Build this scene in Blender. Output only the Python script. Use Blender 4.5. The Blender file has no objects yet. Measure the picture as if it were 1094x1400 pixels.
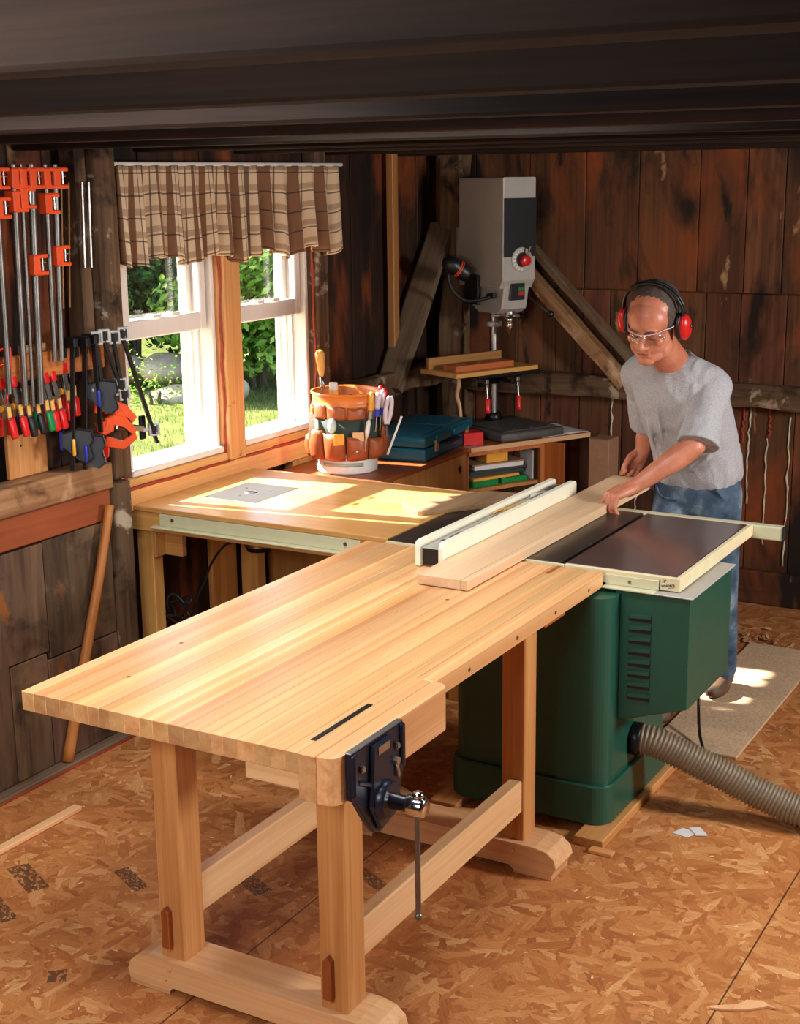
import bpy, bmesh, math, random
from mathutils import Vector, Matrix, Euler, noise as mnoise
random.seed(7)
SC = bpy.context.scene
COL = SC.collection
PI = math.pi
def lin(r, g, b):
    f = lambda v: (v/255/12.92) if v/255 <= .04045 else ((v/255+.055)/1.055)**2.4
    return (f(r), f(g), f(b), 1)

# ------------------------------------------------------------------ materials
class NT:
    def __init__(s, name):
        s.m = bpy.data.materials.new(name); s.m.use_nodes = True
        s.t = s.m.node_tree; s.t.nodes.clear()
        s.out = s.n('ShaderNodeOutputMaterial')
    def n(s, typ, **kw):
        nd = s.t.nodes.new(typ)
        for k, v in kw.items():
            if k.startswith('i_'):
                key = k[2:]
                key = int(key) if key.isdigit() else key
                nd.inputs[key].default_value = v
            else: setattr(nd, k, v)
        return nd
    def l(s, a, b): s.t.links.new(a, b)
    def attr(s, name): return s.n('ShaderNodeAttribute', attribute_name=name)
    def obj(s): return s.n('ShaderNodeTexCoord').outputs['Object']
    def mapping(s, vec, scale=(1,1,1), rot=(0,0,0), loc=(0,0,0)):
        m = s.n('ShaderNodeMapping'); s.l(vec, m.inputs['Vector'])
        m.inputs['Scale'].default_value = scale; m.inputs['Rotation'].default_value = rot; m.inputs['Location'].default_value = loc
        return m.outputs[0]
    def noise(s, vec, scale, detail=4, rough=.55, dist=0):
        nd = s.n('ShaderNodeTexNoise'); s.l(vec, nd.inputs['Vector'])
        nd.inputs['Scale'].default_value = scale; nd.inputs['Detail'].default_value = detail
        nd.inputs['Roughness'].default_value = rough; nd.inputs['Distortion'].default_value = dist
        return nd.outputs['Fac']
    def ramp(s, fac, stops, interp='LINEAR'):
        r = s.n('ShaderNodeValToRGB'); s.l(fac, r.inputs['Fac']); e = r.color_ramp.elements
        r.color_ramp.interpolation = interp
        while len(e) < len(stops): e.new(.5)
        for k, (p, c) in enumerate(stops):
            e[k].position = p; e[k].color = c if len(c) == 4 else (*c, 1)
        return r.outputs['Color']
    def mix(s, fac, a, b, mode='MIX'):
        m = s.n('ShaderNodeMix', data_type='RGBA', blend_type=mode)
        for sock, v in ((m.inputs[0], fac), (m.inputs[6], a), (m.inputs[7], b)):
            if isinstance(v, (int, float)): sock.default_value = v
            elif isinstance(v, tuple): sock.default_value = v
            else: s.l(v, sock)
        return m.outputs[2]
    def math(s, op, a, b=None):
        m = s.n('ShaderNodeMath', operation=op)
        for k, v in enumerate((a, b)):
            if v is None: continue
            if isinstance(v, (int, float)): m.inputs[k].default_value = v
            else: s.l(v, m.inputs[k])
        return m.outputs[0]
    def bsdf(s, color, rough=.5, metal=0, spec=.5, bump=None, bstr=.2, bdist=.002, **kw):
        p = s.n('ShaderNodeBsdfPrincipled')
        for key, v in (('Base Color', color), ('Roughness', rough), ('Metallic', metal), ('Specular IOR Level', spec)):
            if isinstance(v, (int, float, tuple)): p.inputs[key].default_value = v
            else: s.l(v, p.inputs[key])
        for k, v in kw.items(): p.inputs[k.replace('_', ' ')].default_value = v
        if bump is not None:
            b = s.n('ShaderNodeBump'); b.inputs['Strength'].default_value = bstr; b.inputs['Distance'].default_value = bdist
            s.l(bump, b.inputs['Height']); s.l(b.outputs[0], p.inputs['Normal'])
        s.l(p.outputs[0], s.out.inputs['Surface']); return p

def plain(name, rgb, rough=.5, metal=0, spec=.5, var=.12, vscale=30, bstr=.05, **kw):
    t = NT(name); v = t.obj(); nz = t.noise(v, vscale, 5)
    c = lin(*rgb)
    lo = tuple(x*(1-var) for x in c[:3])+(1,); hi = tuple(min(1, x*(1+var)) for x in c[:3])+(1,)
    col = t.ramp(nz, [(.3, lo), (.7, hi)])
    t.bsdf(col, rough, metal, spec, bump=nz, bstr=bstr, **kw); return t.m

def wood(name, dark, light, rough=.45, tint=.25, stretch=.05, scale=26, stains=(), endg=.8, spec=.4, bstr=.12, fine=.35, coat=0):
    """grain runs along z of the 'gco' attribute; each board has its own 'rnd'"""
    t = NT(name); g = t.attr('gco').outputs['Vector']; rn = t.attr('rnd').outputs['Fac']
    v1 = t.mapping(g, (1, 1, stretch)); n1 = t.noise(v1, scale, 6, .6, .6)
    v2 = t.mapping(g, (1, 1, stretch*.4)); n2 = t.noise(v2, scale*6, 3, .5)
    f = t.math('ADD', t.math('MULTIPLY', n1, 1-fine), t.math('MULTIPLY', n2, fine))
    col = t.ramp(f, [(.32, lin(*dark)), (.66, lin(*light))])
    k = t.n('ShaderNodeHueSaturation'); t.l(col, k.inputs['Color'])
    mr = t.n('ShaderNodeMapRange'); t.l(rn, mr.inputs[0]); mr.inputs[3].default_value = 1-tint; mr.inputs[4].default_value = 1+tint
    t.l(mr.outputs[0], k.inputs['Value'])
    mh = t.n('ShaderNodeMapRange'); t.l(t.math('FRACT', t.math('MULTIPLY', rn, 7.31)), mh.inputs[0])
    mh.inputs[3].default_value = .5-tint*.035; mh.inputs[4].default_value = .5+tint*.03
    t.l(mh.outputs[0], k.inputs['Hue'])
    c = k.outputs[0]
    ob = t.obj()
    for (rgb, sc, lo, hi, stz, off) in stains:
        m = t.noise(t.mapping(ob, (1, 1, stz), loc=(off, off*.7, off*1.3)), sc, 5, .6, .4)
        c = t.mix(t.ramp(m, [(lo, (0,0,0)), (hi, (1,1,1))]), c, lin(*rgb))
    e = t.attr('endg').outputs['Fac']
    c = t.mix(e, c, t.mix(1.0, c, (endg, endg*.97, endg*.96, 1), 'MULTIPLY'))
    t.bsdf(c, rough, 0, spec, bump=f, bstr=bstr, **({'Coat_Weight': coat, 'Coat_Roughness': .25} if coat else {})); return t.m

# ------------------------------------------------------------------ mesh builder
WL = {}
def wloc(o): return WL.get(o.name, Vector((0, 0, 0))) if o else Vector((0, 0, 0))
def rotm(z): return Matrix.Rotation(z, 3, 'Z')
def frame(d, up=Vector((0, 0, 1))):
    d = Vector(d).normalized(); up = Vector(up)
    if abs(d.dot(up)) > .98: up = Vector((0, 1, 0))
    x = up.cross(d).normalized(); y = d.cross(x)
    return Matrix((x, y, d)).transposed()      # columns: x, y, z=d
class B:
    def __init__(s): s.V = []; s.F = []; s.G = []; s.R = []; s.M = []; s.S = []; s.E = []
    def add(s, verts, faces, gco=None, mat=0, smooth=False, rnd=None, endg=None):
        o = len(s.V); r = random.random() if rnd is None else rnd
        off = Vector((r*13.7, r*7.1, r*31.3))
        s.V += [Vector(v) for v in verts]
        s.G += [Vector(g)+off for g in (gco or verts)]
        for k, f in enumerate(faces):
            s.F.append([o+i for i in f]); s.R.append(r); s.M.append(mat); s.S.append(smooth); s.E.append(endg[k] if endg else 0)
        return s
    def box(s, c, size, rot=None, bev=.003, mat=0, rnd=None, seg=1, taper=None, ax=None):
        bm = bmesh.new(); bmesh.ops.create_cube(bm, size=1)
        bmesh.ops.scale(bm, vec=size, verts=bm.verts)
        if taper:
            for v in bm.verts:
                if v.co.z > 0: v.co.x *= taper[0]; v.co.y *= taper[1]
        b = min(bev, min(size)*.45)
        if b > 1e-5: bmesh.ops.bevel(bm, geom=bm.edges[:], offset=b, segments=seg, affect='EDGES', profile=.5)
        bm.normal_update()
        if ax is None: ax = max(range(3), key=lambda i: size[i])
        perm = {0: (1, 2, 0), 1: (2, 0, 1), 2: (0, 1, 2)}[ax]
        L = [v.co.copy() for v in bm.verts]
        R = rot if rot is not None else Matrix.Identity(3)
        c = Vector(c)
        s.add([R @ v + c for v in L], [[v.index for v in f.verts] for f in bm.faces],
              [Vector([v[p] for p in perm]) for v in L], mat, seg > 1, rnd, [1 if abs(f.normal[ax]) > .9 else 0 for f in bm.faces])
        bm.free(); return s
    def bx(s, x0, x1, y0, y1, z0, z1, **k):
        return s.box(((x0+x1)/2, (y0+y1)/2, (z0+z1)/2), (abs(x1-x0), abs(y1-y0), abs(z1-z0)), **k)
    def beam(s, p0, p1, w, h, up=(0, 0, 1), **k):
        p0 = Vector(p0); p1 = Vector(p1)
        return s.box((p0+p1)/2, (w, h, (p1-p0).length), rot=frame(p1-p0, up), **k)
    def rings(s, rings, mat=0, smooth=True, rnd=None, caps=True, closed=False, gax=True):
        n = len(rings[0]); V = [v for r in rings for v in r]; F = []
        m = len(rings)
        for i in range(m if closed else m-1):
            for j in range(n):
                a = i*n+j; b = i*n+(j+1) % n; c = ((i+1) % m)*n+(j+1) % n; d = ((i+1) % m)*n+j
                F.append([a, b, c, d])
        if caps and not closed:
            F.append(list(range(n))[::-1]); F.append([(m-1)*n+j for j in range(n)])
        acc = 0; G = []
        for i, r in enumerate(rings):
            cen = sum((Vector(v) for v in r), Vector())/n
            if i: acc += (cen-pc).length
            pc = cen
            rr = (Vector(r[0])-cen).length
            G += [Vector((math.cos(2*PI*j/n)*rr, math.sin(2*PI*j/n)*rr, acc)) for j in range(n)]
        return s.add(V, F, G, mat, smooth, rnd)
    def cyl(s, p0, p1, r0, r1=None, n=20, mat=0, caps=True, smooth=True, rnd=None, bev=0):
        r1 = r0 if r1 is None else r1
        p0 = Vector(p0); p1 = Vector(p1); M = frame(p1-p0); L = (p1-p0).length
        prof = [(0, r0), (L, r1)] if not bev else [(0, r0-bev), (bev, r0), (L-bev, r1), (L, r1-bev)]
        R = [[p0 + M @ Vector((math.cos(2*PI*j/n)*r, math.sin(2*PI*j/n)*r, z)) for j in range(n)] for z, r in prof]
        if not caps: return s.rings(R, mat, smooth, rnd, False)
        s.rings(R, mat, smooth, rnd, False)
        r = s.R[-1]
        s.add(R[0], [list(range(n))[::-1]], None, mat, False, r, [1]); s.add(R[-1], [list(range(n))], None, mat, False, r, [1])
        return s
    def lathe(s, prof, base=(0, 0, 0), axis=(0, 0, 1), n=24, mat=0, smooth=True, rnd=None, caps=True):
        M = frame(axis); b = Vector(base)
        return s.rings([[b + M @ Vector((math.cos(2*PI*j/n)*max(r, 1e-4), math.sin(2*PI*j/n)*max(r, 1e-4), z)) for j in range(n)] for r, z in prof], mat, smooth, rnd, caps)
    def tube(s, pts, r, n=10, mat=0, smooth=True, rnd=None, sub=0, caps=True):
        pts = [Vector(p) for p in pts]
        if sub: pts = spline(pts, sub)
        m = len(pts); rr = r if isinstance(r, (list, tuple)) else [r]*m
        if len(rr) != m:
            rr = [rr[min(len(rr)-1, int(i/(m-1)*(len(rr)-1)))] * (1-((i/(m-1)*(len(rr)-1)) % 1)) + rr[min(len(rr)-1, int(i/(m-1)*(len(rr)-1))+1)]*((i/(m-1)*(len(rr)-1)) % 1) for i in range(m)]
        R = []; up = None
        for i, p in enumerate(pts):
            d = (pts[min(i+1, m-1)]-pts[max(i-1, 0)]).normalized()
            if up is None: up = Vector((0, 0, 1)) if abs(d.z) < .9 else Vector((0, 1, 0))
            x = up.cross(d)
            if x.length < 1e-4: x = Vector((1, 0, 0)).cross(d)
            x.normalize(); y = d.cross(x); up = y
            R.append([p + x*math.cos(2*PI*j/n)*rr[i] + y*math.sin(2*PI*j/n)*rr[i] for j in range(n)])
        return s.rings(R, mat, smooth, rnd, caps)
    def prism(s, poly, o, u, v, depth, mat=0, rnd=None, bev=0, smooth=False, gax='v'):
        """poly of (a,b) in plane o+a*u+b*v, pushed along w=u x v by depth"""
        o = Vector(o); u = Vector(u).normalized(); v = Vector(v).normalized(); w = u.cross(v)
        n = len(poly)
        cx = sum(p[0] for p in poly)/n; cy = sum(p[1] for p in poly)/n
        def ring(k, z):
            out = []
            for a, b in poly:
                dx, dy = a-cx, b-cy; L = math.hypot(dx, dy) or 1
                a2 = a-dx/L*k; b2 = b-dy/L*k
                out.append(o+u*a2+v*b2+w*z)
            return out
        zs = [(0, 0), (0, depth)] if not bev else [(bev, 0), (0, bev), (0, depth-bev), (bev, depth)]
        V = []; G = []
        for k, z in zs:
            r = ring(k, z); V += r
            for a, b in poly: G.append(Vector((z, a, b)) if gax == 'v' else Vector((z, b, a)))
        F = []; m = len(zs)
        for i in range(m-1):
            for j in range(n):
                F.append([i*n+j, i*n+(j+1) % n, (i+1)*n+(j+1) % n, (i+1)*n+j])
        F.append(list(range(n))[::-1]); F.append([(m-1)*n+j for j in range(n)])
        return s.add(V, F, G, mat, smooth, rnd)
    def ell(s, c, r, rot=None, nu=20, nv=12, mat=0, rnd=None):
        R = rot if rot is not None else Matrix.Identity(3); c = Vector(c)
        if isinstance(r, (int, float)): r = (r, r, r)
        V = [c + R @ Vector((0, 0, -r[2]))]
        for i in range(1, nv):
            a = -PI/2+PI*i/nv
            for j in range(nu):
                V.append(c + R @ Vector((r[0]*math.cos(a)*math.cos(2*PI*j/nu), r[1]*math.cos(a)*math.sin(2*PI*j/nu), r[2]*math.sin(a))))
        V.append(c + R @ Vector((0, 0, r[2]))); F = []
        for j in range(nu): F.append([0, 1+(j+1) % nu, 1+j])
        for i in range(nv-2):
            for j in range(nu):
                F.append([1+i*nu+j, 1+i*nu+(j+1) % nu, 1+(i+1)*nu+(j+1) % nu, 1+(i+1)*nu+j])
        t = len(V)-1; b = 1+(nv-2)*nu
        for j in range(nu): F.append([b+j, b+(j+1) % nu, t])
        return s.add(V, F, None, mat, True, rnd)
    def caps(s, pts, rad, n=14):
        """chain of tapered capsules (for bodies)"""
        for i in range(len(pts)-1): s.cyl(pts[i], pts[i+1], rad[i], rad[i+1], n=n)
        for p, r in zip(pts, rad): s.ell(p, r*1.0, nu=n, nv=8)
        return s
    def build(s, name, mats, parent=None, **props):
        me = bpy.data.meshes.new(name)
        off = wloc(parent)
        me.from_pydata([v-off for v in s.V], [], s.F)
        for m in (mats if isinstance(mats, (list, tuple)) else [mats]): me.materials.append(m)
        me.polygons.foreach_set('material_index', s.M); me.polygons.foreach_set('use_smooth', s.S)
        a = me.attributes.new('gco', 'FLOAT_VECTOR', 'POINT'); a.data.foreach_set('vector', [x for g in s.G for x in g])
        a = me.attributes.new('rnd', 'FLOAT', 'FACE'); a.data.foreach_set('value', s.R)
        a = me.attributes.new('endg', 'FLOAT', 'FACE'); a.data.foreach_set('value', [float(e) for e in s.E])
        bm = bmesh.new(); bm.from_mesh(me); bmesh.ops.recalc_face_normals(bm, faces=bm.faces); bm.to_mesh(me); bm.free()
        o = bpy.data.objects.new(name, me); COL.objects.link(o)
        if parent: o.parent = parent
        WL[o.name] = off.copy()
        for k, v in props.items(): o[k] = v
        return o
def spline(p, sub):
    out = []; n = len(p)
    for i in range(n-1):
        a = p[max(i-1, 0)]; b = p[i]; c = p[i+1]; d = p[min(i+2, n-1)]
        for k in range(sub):
            t = k/sub
            out.append(.5*((2*b)+(c-a)*t+(2*a-5*b+4*c-d)*t*t+(3*b-a-3*c+d)*t*t*t))
    return out+[p[-1]]
def thing(name, label, cat, loc=(0, 0, 0), group=None):
    o = bpy.data.objects.new(name, None); COL.objects.link(o); o.location = loc; o.empty_display_size = .05
    WL[o.name] = Vector(loc); o['label'] = label; o['category'] = cat
    if group: o['group'] = group
    return o
def tag(o, label, cat, group=None, kind=None):
    o['label'] = label; o['category'] = cat
    if group: o['group'] = group
    if kind: o['kind'] = kind
    return o
def settle(o, base):
    """give a one-mesh thing an origin at its base"""
    b = Vector(base)
    for v in o.data.vertices: v.co -= b
    o.location = b; WL[o.name] = b; return o
def struct(name, b, m, parent=None, label=None):
    o = b.build(name, m, parent)
    if parent is None: o['kind'] = 'structure'
    if label: o['label'] = label
    return o
def dup(root, loc, rot, label, group=None):
    r = root.copy(); COL.objects.link(r); r.location = loc; r.rotation_euler = rot; r['label'] = label
    if group: r['group'] = group
    for ch in list(root.children):
        c = ch.copy(); COL.objects.link(c); c.parent = r
        for g in list(ch.children):
            d = g.copy(); COL.objects.link(d); d.parent = c
    return r
def remesh(b, voxel, smooth=2, name='tmp'):
    """one continuous skin over everything in the builder"""
    me = bpy.data.meshes.new(name); me.from_pydata(b.V, [], b.F)
    bm = bmesh.new(); bm.from_mesh(me); bmesh.ops.recalc_face_normals(bm, faces=bm.faces); bm.to_mesh(me); bm.free()
    o = bpy.data.objects.new(name, me); COL.objects.link(o)
    md = o.modifiers.new('r', 'REMESH'); md.mode = 'VOXEL'; md.voxel_size = voxel; md.adaptivity = 0
    if smooth:
        sm = o.modifiers.new('s', 'SMOOTH'); sm.factor = .5; sm.iterations = smooth
    dg = bpy.context.evaluated_depsgraph_get(); dg.update()
    ev = o.evaluated_get(dg); m2 = bpy.data.meshes.new_from_object(ev)
    V = [v.co.copy() for v in m2.vertices]; F = [list(p.vertices) for p in m2.polygons]
    bpy.data.objects.remove(o); bpy.data.meshes.remove(me); bpy.data.meshes.remove(m2)
    r = B(); r.add(V, F, None, 0, True, .5); return r
# ------------------------------------------------------------------ materials
M = {}
M['maple'] = wood('maple', (202, 138, 80), (234, 186, 130), .34, .2, .018, 22, endg=.78, spec=.4, bstr=.03, fine=.22, coat=.2)
M['mapleplain'] = wood('mapleplain', (204, 152, 102), (228, 184, 136), .45, .08, .04, 22, endg=.9, spec=.35, bstr=.04)
M['benchleg'] = wood('benchleg', (178, 112, 58), (214, 154, 94), .42, .08, .04, 26, endg=.85, bstr=.05)
M['foot'] = wood('foot', (204, 146, 98), (230, 180, 130), .45, .06, .05, 22, endg=.8, bstr=.05)
M['wedge'] = wood('wedge', (120, 58, 24), (170, 92, 44), .4, .1, .06, 30)
M['pine'] = wood('pine', (186, 128, 62), (226, 172, 98), .5, .12, .05, 20, bstr=.05)
M['ply'] = wood('ply', (190, 132, 68), (216, 164, 98), .34, .06, .12, 9, bstr=.02, spec=.45, coat=.2)
M['orangewood'] = wood('orangewood', (140, 70, 28), (192, 112, 54), .5, .2, .05, 20)
M['polewood'] = wood('polewood', (140, 78, 34), (190, 118, 58), .45, .1, .05, 20)
M['cabwood'] = wood('cabwood', (124, 56, 22), (170, 90, 40), .4, .15, .06, 14)
M['cabtan'] = wood('cabtan', (150, 98, 48), (184, 130, 70), .5, .1, .06, 12)
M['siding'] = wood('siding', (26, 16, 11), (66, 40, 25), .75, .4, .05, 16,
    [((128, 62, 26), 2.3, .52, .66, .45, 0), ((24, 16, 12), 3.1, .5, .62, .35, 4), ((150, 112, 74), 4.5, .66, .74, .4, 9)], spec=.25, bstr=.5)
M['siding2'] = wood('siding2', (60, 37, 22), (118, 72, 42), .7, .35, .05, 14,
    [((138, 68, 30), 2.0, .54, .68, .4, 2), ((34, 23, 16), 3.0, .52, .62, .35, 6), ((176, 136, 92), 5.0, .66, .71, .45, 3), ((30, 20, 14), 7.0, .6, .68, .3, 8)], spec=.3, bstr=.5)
M['panel'] = wood('panel', (62, 44, 32), (112, 84, 62), .7, .3, .2, 9, [((138, 106, 78), 3.2, .55, .7, .8, 3), ((40, 30, 24), 4, .55, .68, .8, 7), ((132, 78, 34), 5, .62, .7, .8, 1)], spec=.25, bstr=.4)
M['beamw'] = wood('beamw', (124, 82, 48), (182, 136, 92), .65, .1, .06, 16, [((96, 58, 32), 6, .55, .68, 1, 5), ((196, 156, 116), 5, .6, .7, 1, 8)], bstr=.4)
M['oldbeam'] = wood('oldbeam', (58, 40, 28), (124, 94, 68), .75, .15, .06, 14, [((168, 148, 124), 9, .58, .66, 1, 2), ((44, 30, 20), 5, .55, .66, 1, 6)], spec=.2, bstr=.7)
M['greybeam'] = wood('greybeam', (84, 66, 50), (134, 110, 86), .75, .15, .05, 16, [((104, 70, 42), 5, .55, .68, 1, 2)], spec=.2, bstr=.5)
M['redboard'] = wood('redboard', (112, 48, 20), (150, 74, 34), .6, .15, .08, 12)
M['winwood'] = wood('winwood', (190, 130, 72), (222, 168, 104), .5, .1, .05, 20, [((120, 60, 26), 9, .68, .74, 1, 4)])
M['ceil'] = wood('ceil', (22, 16, 12), (44, 31, 23), .8, .35, .05, 14, spec=.15)
M['white'] = plain('white_vinyl', (220, 212, 204), .35, var=.02)
M['whiteplastic'] = plain('white_plastic', (236, 230, 206), .35, var=.03, vscale=12)
M['creamtrim'] = plain('cream_trim', (222, 206, 164), .45, var=.06, vscale=14)
M['creammetal'] = plain('cream_metal', (204, 200, 164), .35, 0, .5, var=.04)
M['black'] = plain('black_plastic', (18, 18, 20), .4, var=.1)
M['blackmetal'] = plain('black_metal', (30, 30, 32), .35, .6, var=.15)
M['darkgrey'] = plain('dark_grey_plastic', (48, 50, 54), .5, var=.12)
M['steel'] = plain('steel', (176, 172, 166), .3, 1, var=.1, vscale=40)
M['chrome'] = plain('chrome', (214, 212, 208), .14, 1, var=.05)
M['dullsteel'] = plain('dull_steel', (120, 114, 108), .42, .9, var=.18, vscale=25)
M['castiron'] = plain('cast_iron', (74, 66, 62), .34, .75, var=.25, vscale=9, bstr=.02)
M['laminate'] = plain('dark_laminate', (74, 56, 52), .2, 0, .6, var=.12, vscale=6, bstr=.01)
M['green'] = plain('green_enamel', (26, 74, 58), .36, 0, .5, var=.06, vscale=20, bstr=.03)
M['visepaint'] = plain('vise_blue_black', (24, 28, 44), .32, .2, .5, var=.12)
M['red'] = plain('red_plastic', (206, 30, 28), .3, var=.06)
M['orange'] = plain('orange_paint', (226, 78, 30), .38, var=.06)
M['greenplastic'] = plain('green_plastic', (16, 126, 62), .3, var=.06)
M['teal'] = plain('teal_plastic', (6, 84, 102), .42, var=.08, vscale=12)
M['blue'] = plain('blue_plastic', (34, 52, 160), .4, var=.08)
M['yellow'] = plain('yellow_plastic', (232, 170, 50), .35, var=.06)
M['leather'] = plain('leather', (150, 74, 34), .45, var=.25, vscale=18, bstr=.15)
M['leatherdark'] = plain('dark_green_canvas', (44, 56, 46), .8, var=.15, vscale=60)
M['bucketorange'] = plain('orange_bucket', (206, 116, 48), .4, var=.08, vscale=8)
M['bucketwhite'] = plain('white_bucket', (222, 214, 204), .4, var=.05)
M['paper'] = plain('paper', (206, 198, 194), .8, var=.04)
M['card'] = plain('cardboard', (156, 112, 82), .8, var=.08)
M['particle'] = plain('particle_board', (194, 160, 124), .85, var=.25, vscale=120, bstr=.3)
M['hose'] = plain('hose_plastic', (122, 104, 80), .45, var=.12, vscale=10)
M['greymetal'] = plain('grey_paint', (176, 170, 160), .4, .1, var=.05, vscale=8)
M['greyiron'] = plain('grey_cast_base', (88, 82, 76), .6, .3, var=.2, vscale=20, bstr=.2)
M['paleblue'] = plain('clear_handle', (206, 190, 196), .2, var=.06)
M['amber'] = plain('amber_handle', (224, 158, 62), .25, var=.08)
M['handlewood'] = plain('turned_handle', (222, 166, 84), .4, var=.15)
M['redcaulk'] = plain('red_sealant', (150, 52, 22), .6, var=.3, vscale=40, bstr=.4)
M['whitecaulk'] = plain('white_sealant', (204, 190, 160), .6, var=.2, vscale=40, bstr=.4)
M['cord'] = plain('rubber_cord', (20, 20, 20), .5, var=.1)
M['rock'] = plain('granite', (166, 146, 120), .85, var=.3, vscale=4, bstr=.6)
M['dust'] = plain('sawdust', (176, 128, 84), .9, var=.3, vscale=60)
M['ink'] = plain('marker_ink', (24, 22, 24), .6, var=.05)

def osb():
    t = NT('osb_floor'); ob = t.obj(); layers = []
    for k, (a, s) in enumerate(((.15, 40), (1.0, 34), (1.75, 44), (2.6, 36))):
        v = t.mapping(t.mapping(ob, (1, 1, 1), (0, 0, a)), (s*.26, s, 1), (0, 0, 0), (k*3.1, k*1.7, 0))
        wob = t.noise(ob, 30, 2); vo = t.n('ShaderNodeTexVoronoi', voronoi_dimensions='2D', i_Scale=1.0, i_Randomness=1.0)
        vv = t.n('ShaderNodeVectorMath', operation='ADD'); t.l(v, vv.inputs[0])
        cw = t.n('ShaderNodeCombineXYZ'); t.l(wob, cw.inputs[0]); t.l(wob, cw.inputs[1]); t.l(cw.outputs[0], vv.inputs[1])
        t.l(vv.outputs[0], vo.inputs['Vector'])
        sp = t.n('ShaderNodeSeparateColor'); t.l(vo.outputs['Color'], sp.inputs[0])
        layers.append((sp.outputs[0], sp.outputs[1], vv.outputs[0]))
    c0, p0, v0 = layers[0]
    for c1, p1, v1 in layers[1:]:
        g = t.math('GREATER_THAN', p1, p0)
        mx = t.n('ShaderNodeMix', data_type='FLOAT'); t.l(g, mx.inputs[0]); t.l(c0, mx.inputs[2]); t.l(c1, mx.inputs[3]); c0 = mx.outputs[0]
        mv = t.n('ShaderNodeMix', data_type='VECTOR'); t.l(g, mv.inputs[0]); t.l(v0, mv.inputs[4]); t.l(v1, mv.inputs[5]); v0 = mv.outputs[1]
        p0 = t.math('MAXIMUM', p0, p1)
    fine = t.noise(t.mapping(v0, (1.6, 7, 1)), 1.0, 6, .7, .5)
    col = t.ramp(c0, [(0, lin(172, 106, 58)), (.4, lin(192, 126, 72)), (.8, lin(204, 142, 86)), (1, lin(222, 168, 112))])
    col = t.mix(t.ramp(fine, [(.3, (0, 0, 0)), (.62, (1, 1, 1))]), t.mix(1.0, col, (.66, .57, .48, 1), 'MULTIPLY'), col)
    big = t.noise(ob, 1.6, 4)
    col = t.mix(t.ramp(big, [(.4, (0, 0, 0)), (.65, (1, 1, 1))]), t.mix(1.0, col, (.86, .78, .72, 1), 'MULTIPLY'), col)
    dirt = t.noise(ob, 5, 6, .7)
    col = t.mix(t.ramp(dirt, [(.62, (0, 0, 0)), (.74, (.4, .4, .4))]), col, lin(96, 58, 34))
    # panel seams of the sheets, 1.22 m wide, running away from the camera
    sx = t.n('ShaderNodeSeparateXYZ'); t.l(ob, sx.inputs[0])
    def seam(axis, size, off, w):
        f = t.math('FRACT', t.math('DIVIDE', t.math('ADD', sx.outputs[axis], off), size))
        return t.math('LESS_THAN', f, w/size)
    # stencilled marks left by the mill, worn (dark blocks)
    def patch(cx, cy, w, h, rot, sc):
        v = t.mapping(ob, (1, 1, 1), (0, 0, 0), (-cx, -cy, 0)); v = t.mapping(v, (1, 1, 1), (0, 0, rot))
        q = t.n('ShaderNodeSeparateXYZ'); t.l(v, q.inputs[0])
        m = t.math('MULTIPLY', t.math('LESS_THAN', t.math('ABSOLUTE', q.outputs[0]), w/2), t.math('LESS_THAN', t.math('ABSOLUTE', q.outputs[1]), h/2))
        nz = t.noise(t.mapping(v, (1, 1.8, 1)), sc, 4, .7)
        return t.math('MULTIPLY', m, t.math('GREATER_THAN', nz, .46))
    marks = [patch(-3.0, 2.885, .19, .07, .45, 38), patch(-2.93, 2.70, .16, .05, .45, 38), patch(-2.71, 3.03, .16, .05, .45, 60), patch(-2.55, 3.08, .10, .05, .45, 70), patch(-2.53, 2.51, .06, .05, .9, 22), patch(-2.35, 3.18, .12, .06, .45, 70), patch(-2.05, 3.38, .2, .05, .45, 70)]
    mm = marks[0]
    for q in marks[1:]: mm = t.math('MAXIMUM', mm, q)
    col = t.mix(t.math('MULTIPLY', mm, .75), col, lin(48, 36, 30))
    s1 = t.math('MULTIPLY', seam(0, 1.225, .917, .005), t.math('GREATER_THAN', sx.outputs[0], -3.2))
    col = t.mix(t.math('MULTIPLY', s1, .85), col, lin(50, 30, 18))
    h = t.math('ADD', c0, fine)
    t.bsdf(col, .55, 0, .3, bump=h, bstr=.12, bdist=.003); return t.m
M['osb'] = osb()

# ------------------------------------------------------------------ room shell
WX = -3.65; WY = 6.8; XR = 1.7; YF = -1.3; HC = 2.34
b = B(); b.bx(-3.9, XR+.2, YF-.2, WY+.3, -.12, 0, bev=0); struct('floor', b, M['osb'])
b = B(); x = WX-.1
while x < XR:
    w = random.uniform(.2, .3); b.bx(x, min(x+w-.004, XR+.1), YF-.1, WY+.1, HC, HC+.03, bev=.002); x += w
struct('ceiling', b, M['ceil'])
for k, y in enumerate((1.1, 1.75, 2.4, 3.05, 3.7, 4.35, 5.0, 5.65, 6.3)):
    b = B(); b.bx(WX, XR, y, y+.09, HC-.13, HC, bev=.006); struct('trim_%d' % (20+k), b, M['ceil'])

def boards(b, axis, a0, a1, c0, c1, z0, z1, wmin, wmax, gap=.004):
    a = a0
    while a < a1-.01:
        w = min(random.uniform(wmin, wmax), a1-a)
        if a1-(a+w) < .06: w = a1-a
        d = random.uniform(0, .006)
        if axis == 'y': b.bx(c0, c1-d, a, a+w-gap, z0, z1, bev=.003, ax=2)
        else: b.bx(a, a+w-gap, c0+d, c1, z0, z1, bev=.003, ax=2)
        a += w
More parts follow.
